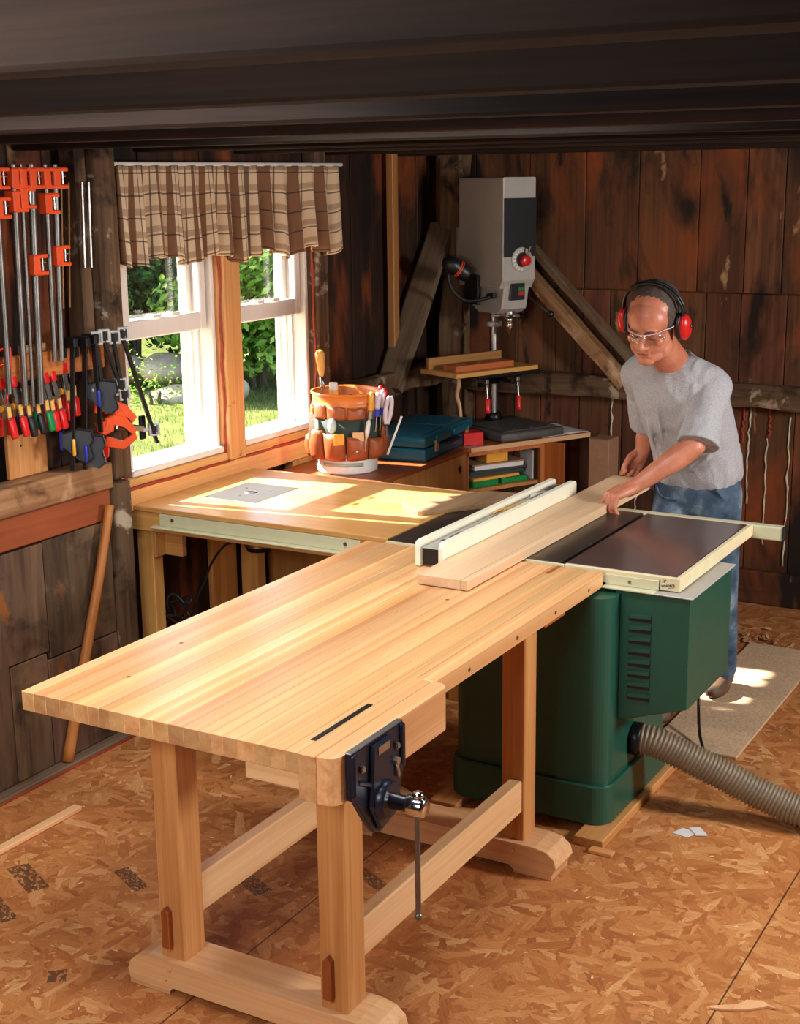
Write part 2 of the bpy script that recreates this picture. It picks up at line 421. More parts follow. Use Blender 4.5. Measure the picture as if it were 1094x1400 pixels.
# left wall, with the opening for the two windows
W0, W1, WZ0, WZ1 = 4.17, 5.52, .955, 2.04
b = B()
boards(b, 'y', YF, W0, WX-.03, WX, 0, HC, .16, .26)
boards(b, 'y', W0, W1, WX-.03, WX, 0, WZ0, .16, .24)
boards(b, 'y', W0, W1, WX-.03, WX, WZ1, HC, .16, .24)
boards(b, 'y', W1, WY+.03, WX-.03, WX, 0, HC, .12, .2)
b.bx(WX-.055, WX-.03, YF, W0, -.1, HC+.05, bev=0); b.bx(WX-.055, WX-.03, W1, WY+.05, -.1, HC+.05, bev=0)
b.bx(WX-.055, WX-.03, W0, W1, -.1, WZ0, bev=0); b.bx(WX-.055, WX-.03, W0, W1, WZ1, HC+.05, bev=0)
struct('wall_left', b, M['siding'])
# back wall in three tiers of boards
b = B()
boards(b, 'x', WX, XR, WY, WY+.03, 0, 1.05, .14, .24)
boards(b, 'x', WX, XR, WY, WY+.03, 1.054, 1.535, .13, .26)
boards(b, 'x', WX, XR, WY-.004, WY+.03, 1.54, HC, .16, .34)
b.bx(WX-.05, XR+.05, WY+.03, WY+.05, -.1, HC+.05, bev=0)
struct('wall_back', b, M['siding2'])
b = B(); boards(b, 'y', YF, WY, XR, XR+.03, 0, HC, .2, .3); b.bx(XR+.03, XR+.05, YF, WY, -.1, HC+.05, bev=0); struct('wall_right', b, M['siding2'])
b = B(); boards(b, 'x', WX, XR, YF-.03, YF, 0, HC, .2, .3); b.bx(WX, XR, YF-.05, YF-.03, -.1, HC+.05, bev=0); struct('wall_front', b, M['siding2'])
# left wall, near bay: wide lower panels, rail, red board, plate
b = B(); rr = random.Random(5)
for (y0, y1, z0, z1, r) in ((-1.2, 1.5, .47, .855, .5), (1.504, 2.9, .47, .855, .3), (2.904, 3.56, .455, .858, .75), (3.566, 3.925, .425, .862, .12), (-1.2, 1.9, .02, .465, .4), (1.904, 2.9, .02, .465, .6), (2.904, 3.36, .02, .465, .62), (3.364, 3.545, .02, .45, .8), (3.55, 3.925, .02, .42, .55)):
    b.bx(-3.535, -3.505+.004*r, y0, y1, z0, z1, rnd=r, bev=.003, ax=2)
b.bx(-3.6, -3.535, -1.2, 3.925, .02, .862, bev=0, rnd=0)
struct('trim_1', b, M['panel'], label='wide weathered lower wall panels beside the leaning pole')
b = B(); b.bx(-3.53, -3.497, -1.2, 3.925, .868, .985, bev=.004); struct('trim_2', b, M['redboard'])
b = B(); b.bx(-3.6, -3.485, -1.2, 3.935, .985, 1.085, bev=.008, seg=2); struct('trim_3', b, M['beamw'])
b = B(); b.bx(-3.51, -3.455, -1.2, 3.95, 0, .018, bev=.003); struct('trim_4', b, M['greybeam'])
b = B(); b.bx(-3.4545, -3.448, -1.2, 3.95, 0, .008, bev=.001); struct('trim_5', b, M['redcaulk'])
# post beside the windows: sawn below, bark-edged above
b = B(); b.bx(-3.63, -3.485, 3.94, 4.035, 0, 1.0, bev=.012, seg=2)
b.bx(-3.63, -3.505, 3.965, 4.075, 1.0, HC, bev=.02, seg=2); b.bx(-3.63, -3.54, 3.90, 3.955, 1.087, HC, bev=.01)
struct('trim_6', b, M['oldbeam'])
# framing round the windows
b = B(); b.bx(WX+.001, -3.575, 4.79, 4.905, .93, 2.1, bev=.004); struct('trim_7', b, M['winwood'])
b = B(); b.bx(WX+.001, -3.58, 4.07, 5.56, .84, .925, bev=.004); struct('trim_8', b, M['winwood'])
b = B(); b.bx(WX+.001, -3.59, 4.075, 4.79, .928, .965, bev=.003); b.bx(WX+.001, -3.59, 4.905, 5.5, .928, .965, bev=.003); struct('trim_9', b, M['winwood'])
b = B(); b.bx(WX+.001, -3.575, 5.51, 5.60, 0, HC, bev=.006); struct('trim_10', b, M['oldbeam'])
b = B()
for (y, z0, z1) in ((4.786, .95, 2.05), (4.909, .95, 2.05), (5.503, .93, 2.0), (4.13, .95, 1.1)):
    pts = [(-3.6+random.uniform(-.003, .006), y+random.uniform(-.004, .004), z0+(z1-z0)*k/14) for k in range(15)]
    b.tube(pts, [random.uniform(.004, .009) for _ in pts], n=6)
for (y0, y1) in ((4.1, 4.79), (4.905, 5.5)):
    pts = [(-3.587, y0+(y1-y0)*k/10, .926+random.uniform(-.003, .003)) for k in range(11)]
    b.tube(pts, [random.uniform(.006, .01) for _ in pts], n=6)
struct('trim_11', b, M['redcaulk'])
# studs and plank under the window
b = B(); b.bx(WX+.001, -3.625, 4.69, 4.87, 0, .838, bev=.003); struct('trim_12', b, M['pine'])
b = B(); b.bx(WX+.001, -3.60, 5.30, 5.49, 0, .838, bev=.003); struct('trim_13', b, M['winwood'])
# girts, corner post, braces, baseboard
b = B()
def rough_beam(b, p0, p1, w, h, up=(0, 0, 1), n=24, amp=.006, rnd=None):
    p0 = Vector(p0); p1 = Vector(p1); Mx = frame(p1-p0, up); R = []
    sq = [(-.5, -.42), (-.42, -.5), (0, -.5), (.42, -.5), (.5, -.42), (.5, 0), (.5, .42), (.42, .5), (0, .5), (-.42, .5), (-.5, .42), (-.5, 0)]
    sd = random.uniform(0, 50)
    for i in range(n):
        t = i/(n-1); c = p0+(p1-p0)*t; ring = []
        for k, (a, q) in enumerate(sq):
            nz = mnoise.noise(Vector((sd+a*3, q*3, t*(p1-p0).length*5)))
            ring.append(c + Mx @ Vector((a*w+amp*nz*(1 if a > 0 else -1), q*h+amp*nz*1.4*(1 if q > 0 else -1), 0)))
        R.append(ring)
    b.rings(R, 0, False, rnd)
rough_beam(b, (-3.5, 6.735, 1.055), (XR, 6.735, 1.055), .095, .11, amp=.011, n=60); struct('trim_14', b, M['oldbeam'])
b = B(); rough_beam(b, (-3.575, 5.605, 1.085), (-3.575, 6.66, 1.085), .10, .11, amp=.01); struct('trim_15', b, M['oldbeam'])
b = B(); rough_beam(b, (-3.49, 6.72, 0), (-3.49, 6.72, HC), .13, .13, amp=.012, n=40); struct('trim_16', b, M['oldbeam'])
b = B(); rough_beam(b, (-2.52, 6.735, 1.07), (-3.46, 6.735, 2.0), .07, .11, (0, 1, 0), amp=.004); struct('trim_17', b, M['beamw'])
b = B(); rough_beam(b, (-2.45, 6.775, 1.13), (-3.34, 6.775, 2.02), .035, .1, (0, 1, 0), amp=.003); struct('trim_18', b, M['greybeam'])
b = B(); rough_beam(b, (-3.55, 6.10, 1.06), (-3.55, 6.70, 1.86), .05, .14, (1, 0, 0), amp=.003); struct('trim_19', b, M['greybeam'])
b = B(); b.bx(-3.62, -3.58, 6.22, 6.275, 1.14, 2.3, bev=.004); struct('trim_30', b, M['cabtan'])
b = B(); b.bx(-3.3, XR, 6.75, 6.799, 0, .17, bev=.006); struct('baseboard_back', b, M['siding2'])
b = B()
rs = random.Random(3)
for (px, z0, z1, mt) in ((-1.93, .8, .99, 1), (-1.945, .3, .8, 0), (-1.80, .84, .99, 1), (-1.81, .3, .84, 0), (-2.62, .45, .99, 0), (-2.48, .3, .75, 0), (-1.9, .5, .99, 0), (-1.7, .2, .95, 0)):
    n = 16; pts = [(px+rs.uniform(-.006, .006), WY-.003, z0+(z1-z0)*k/(n-1)) for k in range(n)]
    b.tube(pts, [rs.uniform(.003, .009) if mt else rs.uniform(.0025, .006) for _ in pts], n=6, mat=mt)
struct('trim_31', b, [M['whitecaulk'], M['redcaulk']])

# ------------------------------------------------------------------ windows
def glass():
    t = NT('window_glass'); a = t.n('ShaderNodeBsdfTransparent'); g = t.n('ShaderNodeBsdfGlossy'); g.inputs['Roughness'].default_value = .02
    m = t.n('ShaderNodeMixShader'); m.inputs[0].default_value = .05; t.l(a.outputs[0], m.inputs[1]); t.l(g.outputs[0], m.inputs[2]); t.l(m.outputs[0], t.out.inputs[0]); return t.m
M['glass'] = glass()
def frame4(b, x0, x1, y0, y1, z0, z1, l, r, bo, to, bev=.003):
    b.bx(x0, x1, y0, y0+l, z0, z1, bev=bev); b.bx(x0, x1, y1-r, y1, z0, z1, bev=bev)
    b.bx(x0, x1, y0+l, y1-r, z0, z0+bo, bev=bev); b.bx(x0, x1, y0+l, y1-r, z1-to, z1, bev=bev)
def window(name, y0, y1):
    z0, z1 = .965, 2.04
    b = B(); frame4(b, -3.80, -3.625, y0, y1, z0, z1, .022, .022, .025, .03)          # frame with deep jambs
    for yy in (y0+.022, y1-.034):
        for xx in (-3.70, -3.735, -3.77): b.bx(xx-.003, xx+.003, yy, yy+.012, z0+.025, z1-.03, bev=.001)
    f = struct(name, b, M['white'])
    b = B(); frame4(b, -3.68, -3.645, y0+.03, y1-.03, 1.495, z1-.035, .042, .042, .075, .05, .006)
    u = b.build('sash', M['white'], f)                                                # raised lower sash at the rail
    b = B(); frame4(b, -3.755, -3.72, y0+.03, y1-.03, 1.515, z1-.035, .042, .042, .05, .04, .006)
    u2 = b.build('sash', M['white'], f)
    b = B(); b.bx(-3.664, -3.660, y0+.07, y1-.07, 1.568, z1-.08, bev=0); b.build('pane', M['glass'], u)
    b = B(); b.bx(-3.74, -3.736, y0+.07, y1-.07, 1.562, z1-.07, bev=0); b.build('pane', M['glass'], u2)
    b = B()
    for yy in (y0+.2, y0+.32): b.bx(-3.645, -3.632, yy, yy+.05, 1.571, 1.585, bev=.003)
    b.build('sash_lock', M['white'], u)
    b = B(); b.bx(-3.66, -3.6, y0-.015, y1+.0, .9655, .992, bev=.004); b.build('sill', M['white'], f)
window('window_1', 4.195, 4.785); window('window_2', 4.912, 5.497)

# valance hanging over the windows
def checked():
    t = NT('checked_cloth'); g = t.attr('gco').outputs['Vector']; s = t.n('ShaderNodeSeparateXYZ'); t.l(g, s.inputs[0])
    def band(o, per, w, off=0):
        return t.math('LESS_THAN', t.math('FRACT', t.math('ADD', t.math('MULTIPLY', o, 1/per), off)), w)
    c = t.mix(band(s.outputs[0], .09, .3), lin(206, 178, 146), lin(120, 84, 60)); c = t.mix(t.math('MULTIPLY', band(s.outputs[0], .09, .06, .45), .8), c, lin(54, 44, 38))
    c = t.mix(t.math('MULTIPLY', band(s.outputs[2], .09, .3, .2), .5), c, lin(120, 84, 60)); c = t.mix(t.math('MULTIPLY', band(s.outputs[2], .09, .07, .8), .8), c, lin(54, 44, 38))
    t.bsdf(c, .85, 0, .2, bump=t.noise(g, 400, 2), bstr=.1); return t.m
M['checked'] = checked()
b = B(); V = []; G = []; F = []; nu, nv = 220, 14
for i in range(nu+1):
    y = 4.10+1.55*i/nu
    for k in range(nv+1):
        s = k/nv; z = 2.16-(.358+.018*math.sin(i*.13)+.008*math.sin(i*.37))*s-.02*(i/nu)*s
        x = -3.535+(.012+.022*s)*math.sin(i*.42+.6*math.sin(i*.05))+.008*math.sin(i*.9)*s
        V.append((x, y, z)); G.append((y*1.25+.02*math.sin(i*.4), 0, s*.4))
for i in range(nu):
    for k in range(nv): a = i*(nv+1)+k; F.append([a, a+1, a+nv+2, a+nv+1])
b.add(V, F, G, 0, True, .5)
v = b.build('valance', M['checked']); md = v.modifiers.new('thick', 'SOLIDIFY'); md.thickness = .003
b = B(); b.cyl((-3.535, 4.08, 2.165), (-3.535, 5.67, 2.165), .008, n=10); b.build('curtain_rod', M['white'], v)
tag(v, 'gathered brown checked cloth valance hanging across the top of both windows', 'curtain')

# ------------------------------------------------------------------ outdoors
def grassm():
    t = NT('lawn_grass'); o = t.obj(); n1 = t.noise(o, 2.2, 4); n2 = t.noise(t.mapping(o, (1, 1, 1)), 40, 5, .7)
    c = t.ramp(t.math('ADD', t.math('MULTIPLY', n1, .5), t.math('MULTIPLY', n2, .5)), [(.36, lin(66, 80, 32)), (.52, lin(104, 112, 56)), (.66, lin(140, 140, 84))])
    t.bsdf(c, .9, 0, .1, bump=n2, bstr=.8, bdist=.03); return t.m
b = B(); V = []; F = []; nx, ny = 60, 60
for i in range(nx+1):
    for k in range(ny+1):
        x = -3.75-26*i/nx; y = -2+30*k/ny
        d = -x-3.75
        z = -.22+.02*d+.05*mnoise.noise(Vector((x*.4, y*.4, 0)))+(.9*max(0, d-7.5)*.25 if d > 7.5 else 0)
        V.append((x, y, z))
for i in range(nx):
    for k in range(ny): a = i*(ny+1)+k; F.append([a, a+1, a+ny+2, a+ny+1])
b.add(V, F, None, 0, True, .5); g = b.build('lawn', grassm()); g['kind'] = 'stuff'; tag(g, 'sunlit green lawn outside the windows', 'lawn')
b = B(); rg = random.Random(8)
for _ in range(26000):
    x = rg.uniform(-10.5, -6.0); y = rg.uniform(7.0, 13.5)
    if not (-1.22 < y/x < -.9 or True): continue
    d = -x-3.75; z = -.22+.02*d; h = rg.uniform(.03, .075); a = rg.uniform(0, 6.28); w = .006
    b.add([(x-w*math.cos(a), y-w*math.sin(a), z-.03), (x+w*math.cos(a), y+w*math.sin(a), z-.03), (x+rg.uniform(-.03, .03), y+rg.uniform(-.03, .03), z+h)], [[0, 1, 2]], rnd=rg.random())
def leafm(name, c0, c1, c2):
    t = NT(name); r = t.attr('rnd').outputs['Fac']; c = t.ramp(r, [(0, lin(*c0)), (.5, lin(*c1)), (1, lin(*c2))])
    d = t.n('ShaderNodeBsdfPrincipled'); t.l(c, d.inputs['Base Color']); d.inputs['Roughness'].default_value = .5; d.inputs['Specular IOR Level'].default_value = .3
    tr = t.n('ShaderNodeBsdfTranslucent'); t.l(c, tr.inputs[0]); m = t.n('ShaderNodeMixShader'); m.inputs[0].default_value = .4
    t.l(d.outputs[0], m.inputs[1]); t.l(tr.outputs[0], m.inputs[2]); t.l(m.outputs[0], t.out.inputs[0]); return t.m
gb = b.build('grass', leafm('grass_blade', (64, 80, 28), (100, 112, 48), (140, 142, 84))); gb['kind'] = 'stuff'; tag(gb, 'blades of mown grass on the lawn outside', 'grass')
LEAF = [leafm('leaf_mid', (44, 78, 24), (84, 130, 44), (140, 178, 72)), leafm('leaf_bright', (64, 104, 28), (112, 156, 48), (178, 204, 92)), leafm('leaf_dark', (28, 56, 20), (56, 96, 36), (104, 146, 60))]
BARK = plain('bark', (92, 78, 62), .9, var=.3, vscale=12, bstr=.5)
def bush(name, label, c, r, n, leaf, trunks, seed, lm, grp):
    rg = random.Random(seed); c = Vector(c)
    t = thing(name, label, 'bush' if name != 'young_tree' else 'tree', (c.x, c.y, c.z), grp)
    b = B(); blobs = [(Vector((rg.uniform(-.8, .8)*r[0], rg.uniform(-.8, .8)*r[1], r[2]*rg.uniform(.25, 1.75))), rg.uniform(.35, .6)) for _ in range(26)]
    for _ in range(n):
        q, s = rg.choice(blobs)
        d = Vector((rg.gauss(0, 1), rg.gauss(0, 1), rg.gauss(0, 1))).normalized()*(rg.random()**.35)*s
        p = c+q+d
        if p.z < c.z+.05: continue
        nrm = (d.normalized()+Vector((rg.gauss(0, .5), rg.gauss(0, .5), rg.gauss(.3, .5)))).normalized()
        Mx = frame(nrm, Vector((rg.gauss(0, 1), rg.gauss(0, 1), rg.gauss(0, 1)))); L = leaf*rg.uniform(.6, 1.3)
        P = [p+Mx @ Vector(v) for v in ((0, -L, 0), (L*.48, -L*.1, L*.12), (0, L, -L*.1), (-L*.48, -L*.1, L*.12))]
        b.add(P, [[0, 1, 2], [0, 2, 3]], rnd=rg.random())
    b.build('foliage', lm, t)
    b = B()
    for k in range(trunks):
        x = rg.uniform(-.5, .5)*r[0]; y = rg.uniform(-.5, .5)*r[1]
        b.tube([c+Vector((x*.5, y*.5, -.3)), c+Vector((x*.7, y*.7, r[2]*.6)), c+Vector((x, y, r[2]*1.3))], [.035, .025, .012], n=7, sub=3)
    b.build('stem', BARK, t)
bush('leafy_shrub', 'mid green leafy shrub right behind the boulders, seen low in the left window', (-10.6, 12.3, .15), (.8, .9, .75), 9000, .06, 5, 1, LEAF[2], None)
bush('leafy_shrub', 'bright green shrub filling the lower pane opening of the right window', (-8.9, 12.6, 0), (.7, .9, .8), 10000, .06, 4, 2, LEAF[1], None)
bush('leafy_shrub', 'dark green hedge shrub at the right of the view through the right window', (-9.3, 14.2, .1), (.9, 1.0, .9), 9000, .07, 4, 3, LEAF[0], None)
bush('young_tree', 'slim leafy tree standing behind the shrubs, seen through the upper left sash', (-11.6, 13.2, .5), (1.3, 1.3, 1.6), 16000, .07, 4, 4, LEAF[0], None)
bush('young_tree', 'leafy tree farther right, seen through the upper right sash', (-11.0, 16.2, .5), (1.4, 1.5, 1.6), 16000, .075, 3, 5, LEAF[0], None)
bush('young_tree', 'tall tree at the far left edge of the view through the left window', (-12.8, 12.0, .8), (1.4, 1.4, 1.7), 14000, .08, 3, 6, LEAF[2], None)
bush('young_tree', 'darker tree closing the gap between the two other trees beyond the lawn', (-13.5, 16.0, .9), (1.9, 1.9, 1.8), 18000, .09, 4, 7, LEAF[2], None)
bush('leafy_shrub', 'small yellow green plant between the boulders at the lawn edge', (-9.15, 11.0, -.1), (.14, .2, .1), 500, .026, 3, 9, LEAF[1], None)
def rock(c, r, seed, label):
    b = B(); b.ell(c, r, rotm(seed), 28, 18)
    for k, v in enumerate(b.V):
        d = (v-Vector(c)); nz = mnoise.noise(v*2.3+Vector((seed, 0, 0)))*.28+mnoise.noise(v*6+Vector((0, seed, 0)))*.1
        b.V[k] = Vector(c)+d*(1+nz)
    o = b.build('boulder', M['rock']); settle(o, (c[0], c[1], c[2]-r[2])); tag(o, label, 'rock', 'boulders along the lawn')
rock((-9.65, 11.8, .13), (.30, .34, .17), 1.3, 'largest pale boulder beyond the lawn, low in the left window')
rock((-9.2, 11.4, -.09), (.32, .36, .13), 2.1, 'flat pale boulder in front of the largest one beyond the lawn')
rock((-10.2, 11.75, .12), (.3, .3, .17), 3.7, 'grey boulder at the far left of the row of boulders')
rock((-8.62, 11.7, .0), (.12, .14, .12), 5.2, 'small boulder at the left edge of the right window view')
# ------------------------------------------------------------------ workbench
ZB = .862
wb = thing('workbench', 'long maple workbench with a striped butcher block top and an iron vise, in the foreground', 'workbench', (-2.04, 3.2, 0))
b = B(); rb = random.Random(11); x = -2.482; k = 0
while x < -1.6525:
    w = rb.choice((.034, .04, .046)); x2 = x+w if x+w < -1.672 else -1.652
    b.bx(x, x2, 2.414, 4.10, ZB-.05, ZB, bev=.0012, ax=1, rnd=rb.random()); x = x2
b.build('tabletop', M['maple'], wb)
b = B(); b.bx(-1.652, -1.598, 2.956, 4.10, ZB-.052, ZB, bev=.003, ax=1, rnd=.6); b.build('side_board', M['maple'], wb)
for yy in (3.15, 3.45, 3.72, 3.98):
    b = B(); b.cyl((-1.599, yy, ZB-.03), (-1.5965, yy, ZB-.03), .006, n=12); b.build('bolt', M['dullsteel'], wb, label='small steel bolt head in the edge of the bench top')
b = B(); b.bx(-1.652, -1.605, 2.414, 2.955, ZB-.112, ZB, bev=.002, ax=1, rnd=.45); b.build('end_block', M['maple'], wb)
b = B()      # wooden vise jaw with rounded ends
def rpoly(x0, x1, y0, y1, r, corners, n=6):
    P = []
    for (cx, cy, a0, key) in ((x1, y1, 0, 'ne'), (x0, y1, 90, 'nw'), (x0, y0, 180, 'sw'), (x1, y0, 270, 'se')):
        rr = r if key in corners else .001
        ox = cx-rr if 'e' in key else cx+rr; oy = cy-rr if 'n' in key else cy+rr
        for i in range(n+1):
            a = math.radians(a0+90*i/n); P.append((ox+rr*math.cos(a), oy+rr*math.sin(a)))
    return P
b.prism(rpoly(-1.603, -1.553, 2.414, 2.955, .032, ('ne', 'se')), (0, 0, ZB-.112), (1, 0, 0), (0, 1, 0), .112, rnd=.55)
j = b.build('vise_jaw', M['maple'], wb)
b = B(); b.bx(-1.803, -1.652, 2.42, 2.60, ZB-.093, ZB-.052, bev=.003, ax=0, rnd=.9); b.build('spacer_block', M['mapleplain'], wb)
b = B(); b.bx(-1.668, -1.653, 2.49, 2.745, ZB-.012, ZB+.0012, bev=.001); b.build('jaw_insert', M['blackmetal'], wb)
b = B()
for yy in (2.60, 2.78): b.cyl((-1.60, yy, ZB-.085), (-1.97, yy, ZB-.085), .011)
b.cyl((-1.60, 2.69, ZB-.085), (-1.95, 2.69, ZB-.085), .014); b.bx(-1.98, -1.965, 2.56, 2.82, ZB-.12, ZB-.055, bev=.004)
b.build('vise_rods', M['blackmetal'], wb)
# iron front jaw of the vise
xo = -1.5525
b = B(); P = [(2.452, ZB+.002), (2.686, ZB+.002), (2.686, ZB-.118), (2.675, ZB-.15), (2.66, ZB-.185), (2.625, ZB-.222), (2.575, ZB-.235), (2.545, ZB-.222), (2.515, ZB-.185), (2.488, ZB-.145), (2.47, ZB-.118), (2.452, ZB-.108)]
b.prism(P, (xo, 0, 0), (0, 1, 0), (0, 0, 1), .016, bev=.003)
b.bx(xo+.012, xo+.026, 2.452, 2.47, ZB-.1, ZB, bev=.004); b.bx(xo+.012, xo+.024, 2.668, 2.686, ZB-.11, ZB, bev=.004)
b.prism([(2.535, ZB-.005), (2.615, ZB-.005), (2.64, ZB-.15), (2.6, ZB-.215), (2.56, ZB-.22), (2.52, ZB-.15)], (xo+.014, 0, 0), (0, 1, 0), (0, 0, 1), .014, bev=.006)
b.cyl((xo+.014, 2.578, ZB-.15), (xo+.046, 2.578, ZB-.15), .05, .044, n=32, bev=.004)
for (ya, yb) in ((2.47, 2.545), (2.61, 2.67)): b.beam((xo+.018, ya, ZB-.07), (xo+.018, yb, ZB-.105), .014, .012, bev=.003)
vz = b.build('vise', M['visepaint'], wb, label='blue black iron vise')
b = B(); b.bx(xo-.001, xo+.0165, 2.452, 2.686, ZB+.0021, ZB+.005, bev=.001); b.build('jaw_edge', M['steel'], vz)
b = B(); b.bx(xo+.0285, xo+.030, 2.55, 2.60, ZB-.032, ZB-.012, bev=.002); b.build('maker_plate', M['steel'], vz)
for (yy, zz) in ((2.492, ZB-.045), (2.648, ZB-.045)):
    b = B(); b.cyl((xo+.016, yy, zz), (xo+.024, yy, zz), .009, n=6, smooth=False); b.cyl((xo+.024, yy, zz), (xo+.027, yy, zz), .006, n=12); b.build('bolt', M['steel'], vz)
b = B(); b.beam((xo+.032, 2.625, ZB-.075), (xo+.032, 2.635, ZB-.115), .008, .01, bev=.002); b.cyl((xo+.028, 2.623, ZB-.07), (xo+.040, 2.623, ZB-.07), .009, n=14); b.build('release_lever', M['steel'], vz)
b = B(); b.lathe([(.016, 0), (.019, .004), (.019, .04), (.024, .044), (.024, .085), (.021, .09)], (xo+.044, 2.578, ZB-.15), (1, 0, 0), 28)
b.lathe([(.011, 0), (.014, .006), (.011, .014)], (xo+.115, 2.578, ZB-.128), (0, 0, 1), 16); b.build('screw', M['chrome'], vz)
b = B(); hx = xo+.112; b.cyl((hx, 2.578, ZB-.13), (hx, 2.579, ZB-.42), .0065, n=14); b.ell((hx, 2.579, ZB-.425), .010); b.ell((hx, 2.578, ZB-.124), .009); b.build('handle', M['dullsteel'], vz)
# trestles
def leg(x0, x1, y0, y1):
    b = B(); b.bx(x0, x1, y0, y1, .098, ZB-.052, bev=.003, ax=2); return b.build('leg', M['benchleg'], wb)
for x0, x1 in ((-2.236, -2.157), (-1.733, -1.655)):
    L = leg(x0, x1, 2.602, 2.69)
    cx = (x0+x1)/2-.008
    b = B(); b.prism([(-.012, 0), (.012, 0), (.012, .105), (0, .118), (-.012, .105)], (cx, 2.601, .135), (1, 0, 0), (0, 0, 1), .018, bev=.002); b.build('wedge', M['wedge'], wb)
for x0, x1 in ((-2.236, -2.157), (-1.742, -1.666)): leg(x0, x1, 3.655, 3.74)
def foot(y0, y1):
    # end profile: rounded top corners, relieved underside
    P = [(-2.335, .018), (-2.20, .012), (-2.19, 0.024), (-1.70, .024), (-1.69, .012), (-1.56, .018)]
    P += [(-1.545+.0, .045), (-1.553, .072), (-1.578, .092), (-1.62, .1), (-2.27, .1), (-2.305, .09), (-2.33, .068), (-2.34, .042)]
    b = B(); b.prism(P, (0, y1, 0), (1, 0, 0), (0, 0, 1), y1-y0, bev=.002, gax='u')
    b.bx(-2.335, -2.20, y0+.002, y1-.002, 0, .02, bev=.002, ax=0); b.bx(-1.69, -1.56, y0+.002, y1-.002, 0, .02, bev=.002, ax=0)
    f = b.build('foot', M['foot'], wb)
    for xx, zz in ((-2.195, .075), (-2.21, .045), (-1.69, .075)):
        q = B(); q.cyl((xx, y0+.001, zz), (xx, y0-.004, zz), .006, .004, n=10); q.build('peg', M['handlewood'], f)
foot(2.582, 2.712); foot(3.63, 3.76)
for x0, x1 in ((-2.212, -2.17), (-1.715, -1.672)):
    b = B(); b.bx(x0, x1, 2.691, 3.654, .195, .305 if x0 < -2 else .30, bev=.004, ax=1); b.build('stretcher', M['mapleplain'], wb)
for y0, y1 in ((2.602, 2.69), (3.655, 3.74)):
    b = B(); b.bx(-2.156, -1.743, y0+.01, y1-.01, ZB-.13, ZB-.0525, bev=.004, ax=0); b.build('cross_rail', M['benchleg'], wb)
b = B(); b.bx(-1.735, -1.665, 3.80, 3.955, ZB-.115, ZB-.0525, bev=.004, ax=1); b.build('bracket', M['orangewood'], wb)
b = B(); b.bx(-1.757, -1.742, 4.0, 4.1005, ZB-.004, ZB+.0006, bev=0); b.build('slot_strip', M['orangewood'], wb, label='dark strip in line with the saw table slot')
for (xx, yy) in ((-2.31, 2.62), (-2.36, 2.9), (-1.9, 3.6)):
    b = B(); b.cyl((xx, yy, ZB-.001), (xx, yy, ZB+.0006), .006, n=12); b.build('screw_plug', M['wedge'], wb)

# ------------------------------------------------------------------ table saw
ZT = .864
ts = thing('table_saw', 'dark green cabinet table saw with a dark flat table, behind the maple workbench', 'table saw', (-1.82, 4.3, 0))
zc = .032
b = B(); b.prism(rpoly(-2.095, -1.535, 4.0, 4.60, .06, ('ne', 'nw', 'se', 'sw'), 8), (0, 0, zc+.13), (1, 0, 0), (0, 1, 0), .80-zc-.13)
for v in range(0): pass
cab = b.build('cabinet', M['green'], ts)
b = B(); b.prism(rpoly(-2.108, -1.522, 3.985, 4.612, .065, ('ne', 'nw', 'se', 'sw'), 8), (0, 0, zc), (1, 0, 0), (0, 1, 0), .135, bev=.004)
b.build('base_skirt', M['green'], ts)
b = B(); b.prism([(-1.555, .36), (-1.305, .442), (-1.305, .81), (-1.555, .81)], (0, 4.54, 0), (1, 0, 0), (0, 0, 1), .44, bev=.004)
mc = b.build('motor_cover', M['green'], ts)
b = B()
for k in range(8):
    z = .735-k*.038
    b.prism([(-1.507, z), (-1.43, z+.006), (-1.43, z-.006), (-1.507, z-.012)], (0, 4.0995, 0), (1, 0, 0), (0, 0, 1), .0095, bev=.004)
b.build('louvers', M['green'], mc)
b = B()
for k in range(8):
    z = .735-k*.038
    b.bx(-1.506, -1.431, 4.0988, 4.1002, z-.022, z-.010, bev=0)
b.build('vent_slots', M['black'], mc)
b = B(); b.bx(-1.545, -1.295, 4.09, 4.55, .8105, .816, bev=.002); b.build('top_plate', M['greymetal'], mc)
b = B(); b.bx(-2.08, -1.55, 4.16, 4.58, .80, .83, bev=.006); b.bx(-1.9, -1.6, 4.58, 4.9, .79, .83, bev=.004); b.build('trunnion_box', M['blackmetal'], ts)
b = B()      # iron table with slots
for (x0, x1) in ((-2.42, -1.9405), (-1.9395, -1.765), (-1.747, -1.745)): b.bx(x0, x1, 4.132, 4.925, ZT-.035, ZT, bev=.002)
b.bx(-1.766, -1.746, 4.132, 4.925, ZT-.035, ZT-.011, bev=.001)
b.build('iron_table', M['castiron'], ts)
b = B(); b.bx(-1.744, -1.368, 4.145, 4.921, ZT-.03, ZT, bev=.0015); b.build('extension_top', M['laminate'], ts)
b = B(); b.bx(-1.744, -1.35, 4.128, 4.1445, ZT-.045, ZT-.0008, bev=.002); b.bx(-1.3675, -1.35, 4.145, 4.92, ZT-.045, ZT-.0008, bev=.002); b.bx(-1.76, -1.35, 4.9255, 4.942, ZT-.045, ZT-.0004, bev=.002)
b.bx(-2.42, -1.745, 4.124, 4.1315, ZT-.03, ZT-.001, bev=.001)
b.build('edge_trim', M['creamtrim'], ts)
b = B(); b.bx(-1.597, -1.418, 4.121, 4.1275, ZT-.046, ZT-.014, bev=.001); b.bx(-1.597, -1.424, 4.088, 4.1275, ZT-.052, ZT-.0465, bev=.001)
r1 = b.build('rear_rail', M['creammetal'], ts)
b = B(); b.cyl((-1.515, 4.1215, ZT-.03), (-1.515, 4.118, ZT-.03), .006, n=6); b.build('rail_bolt', M['steel'], r1)
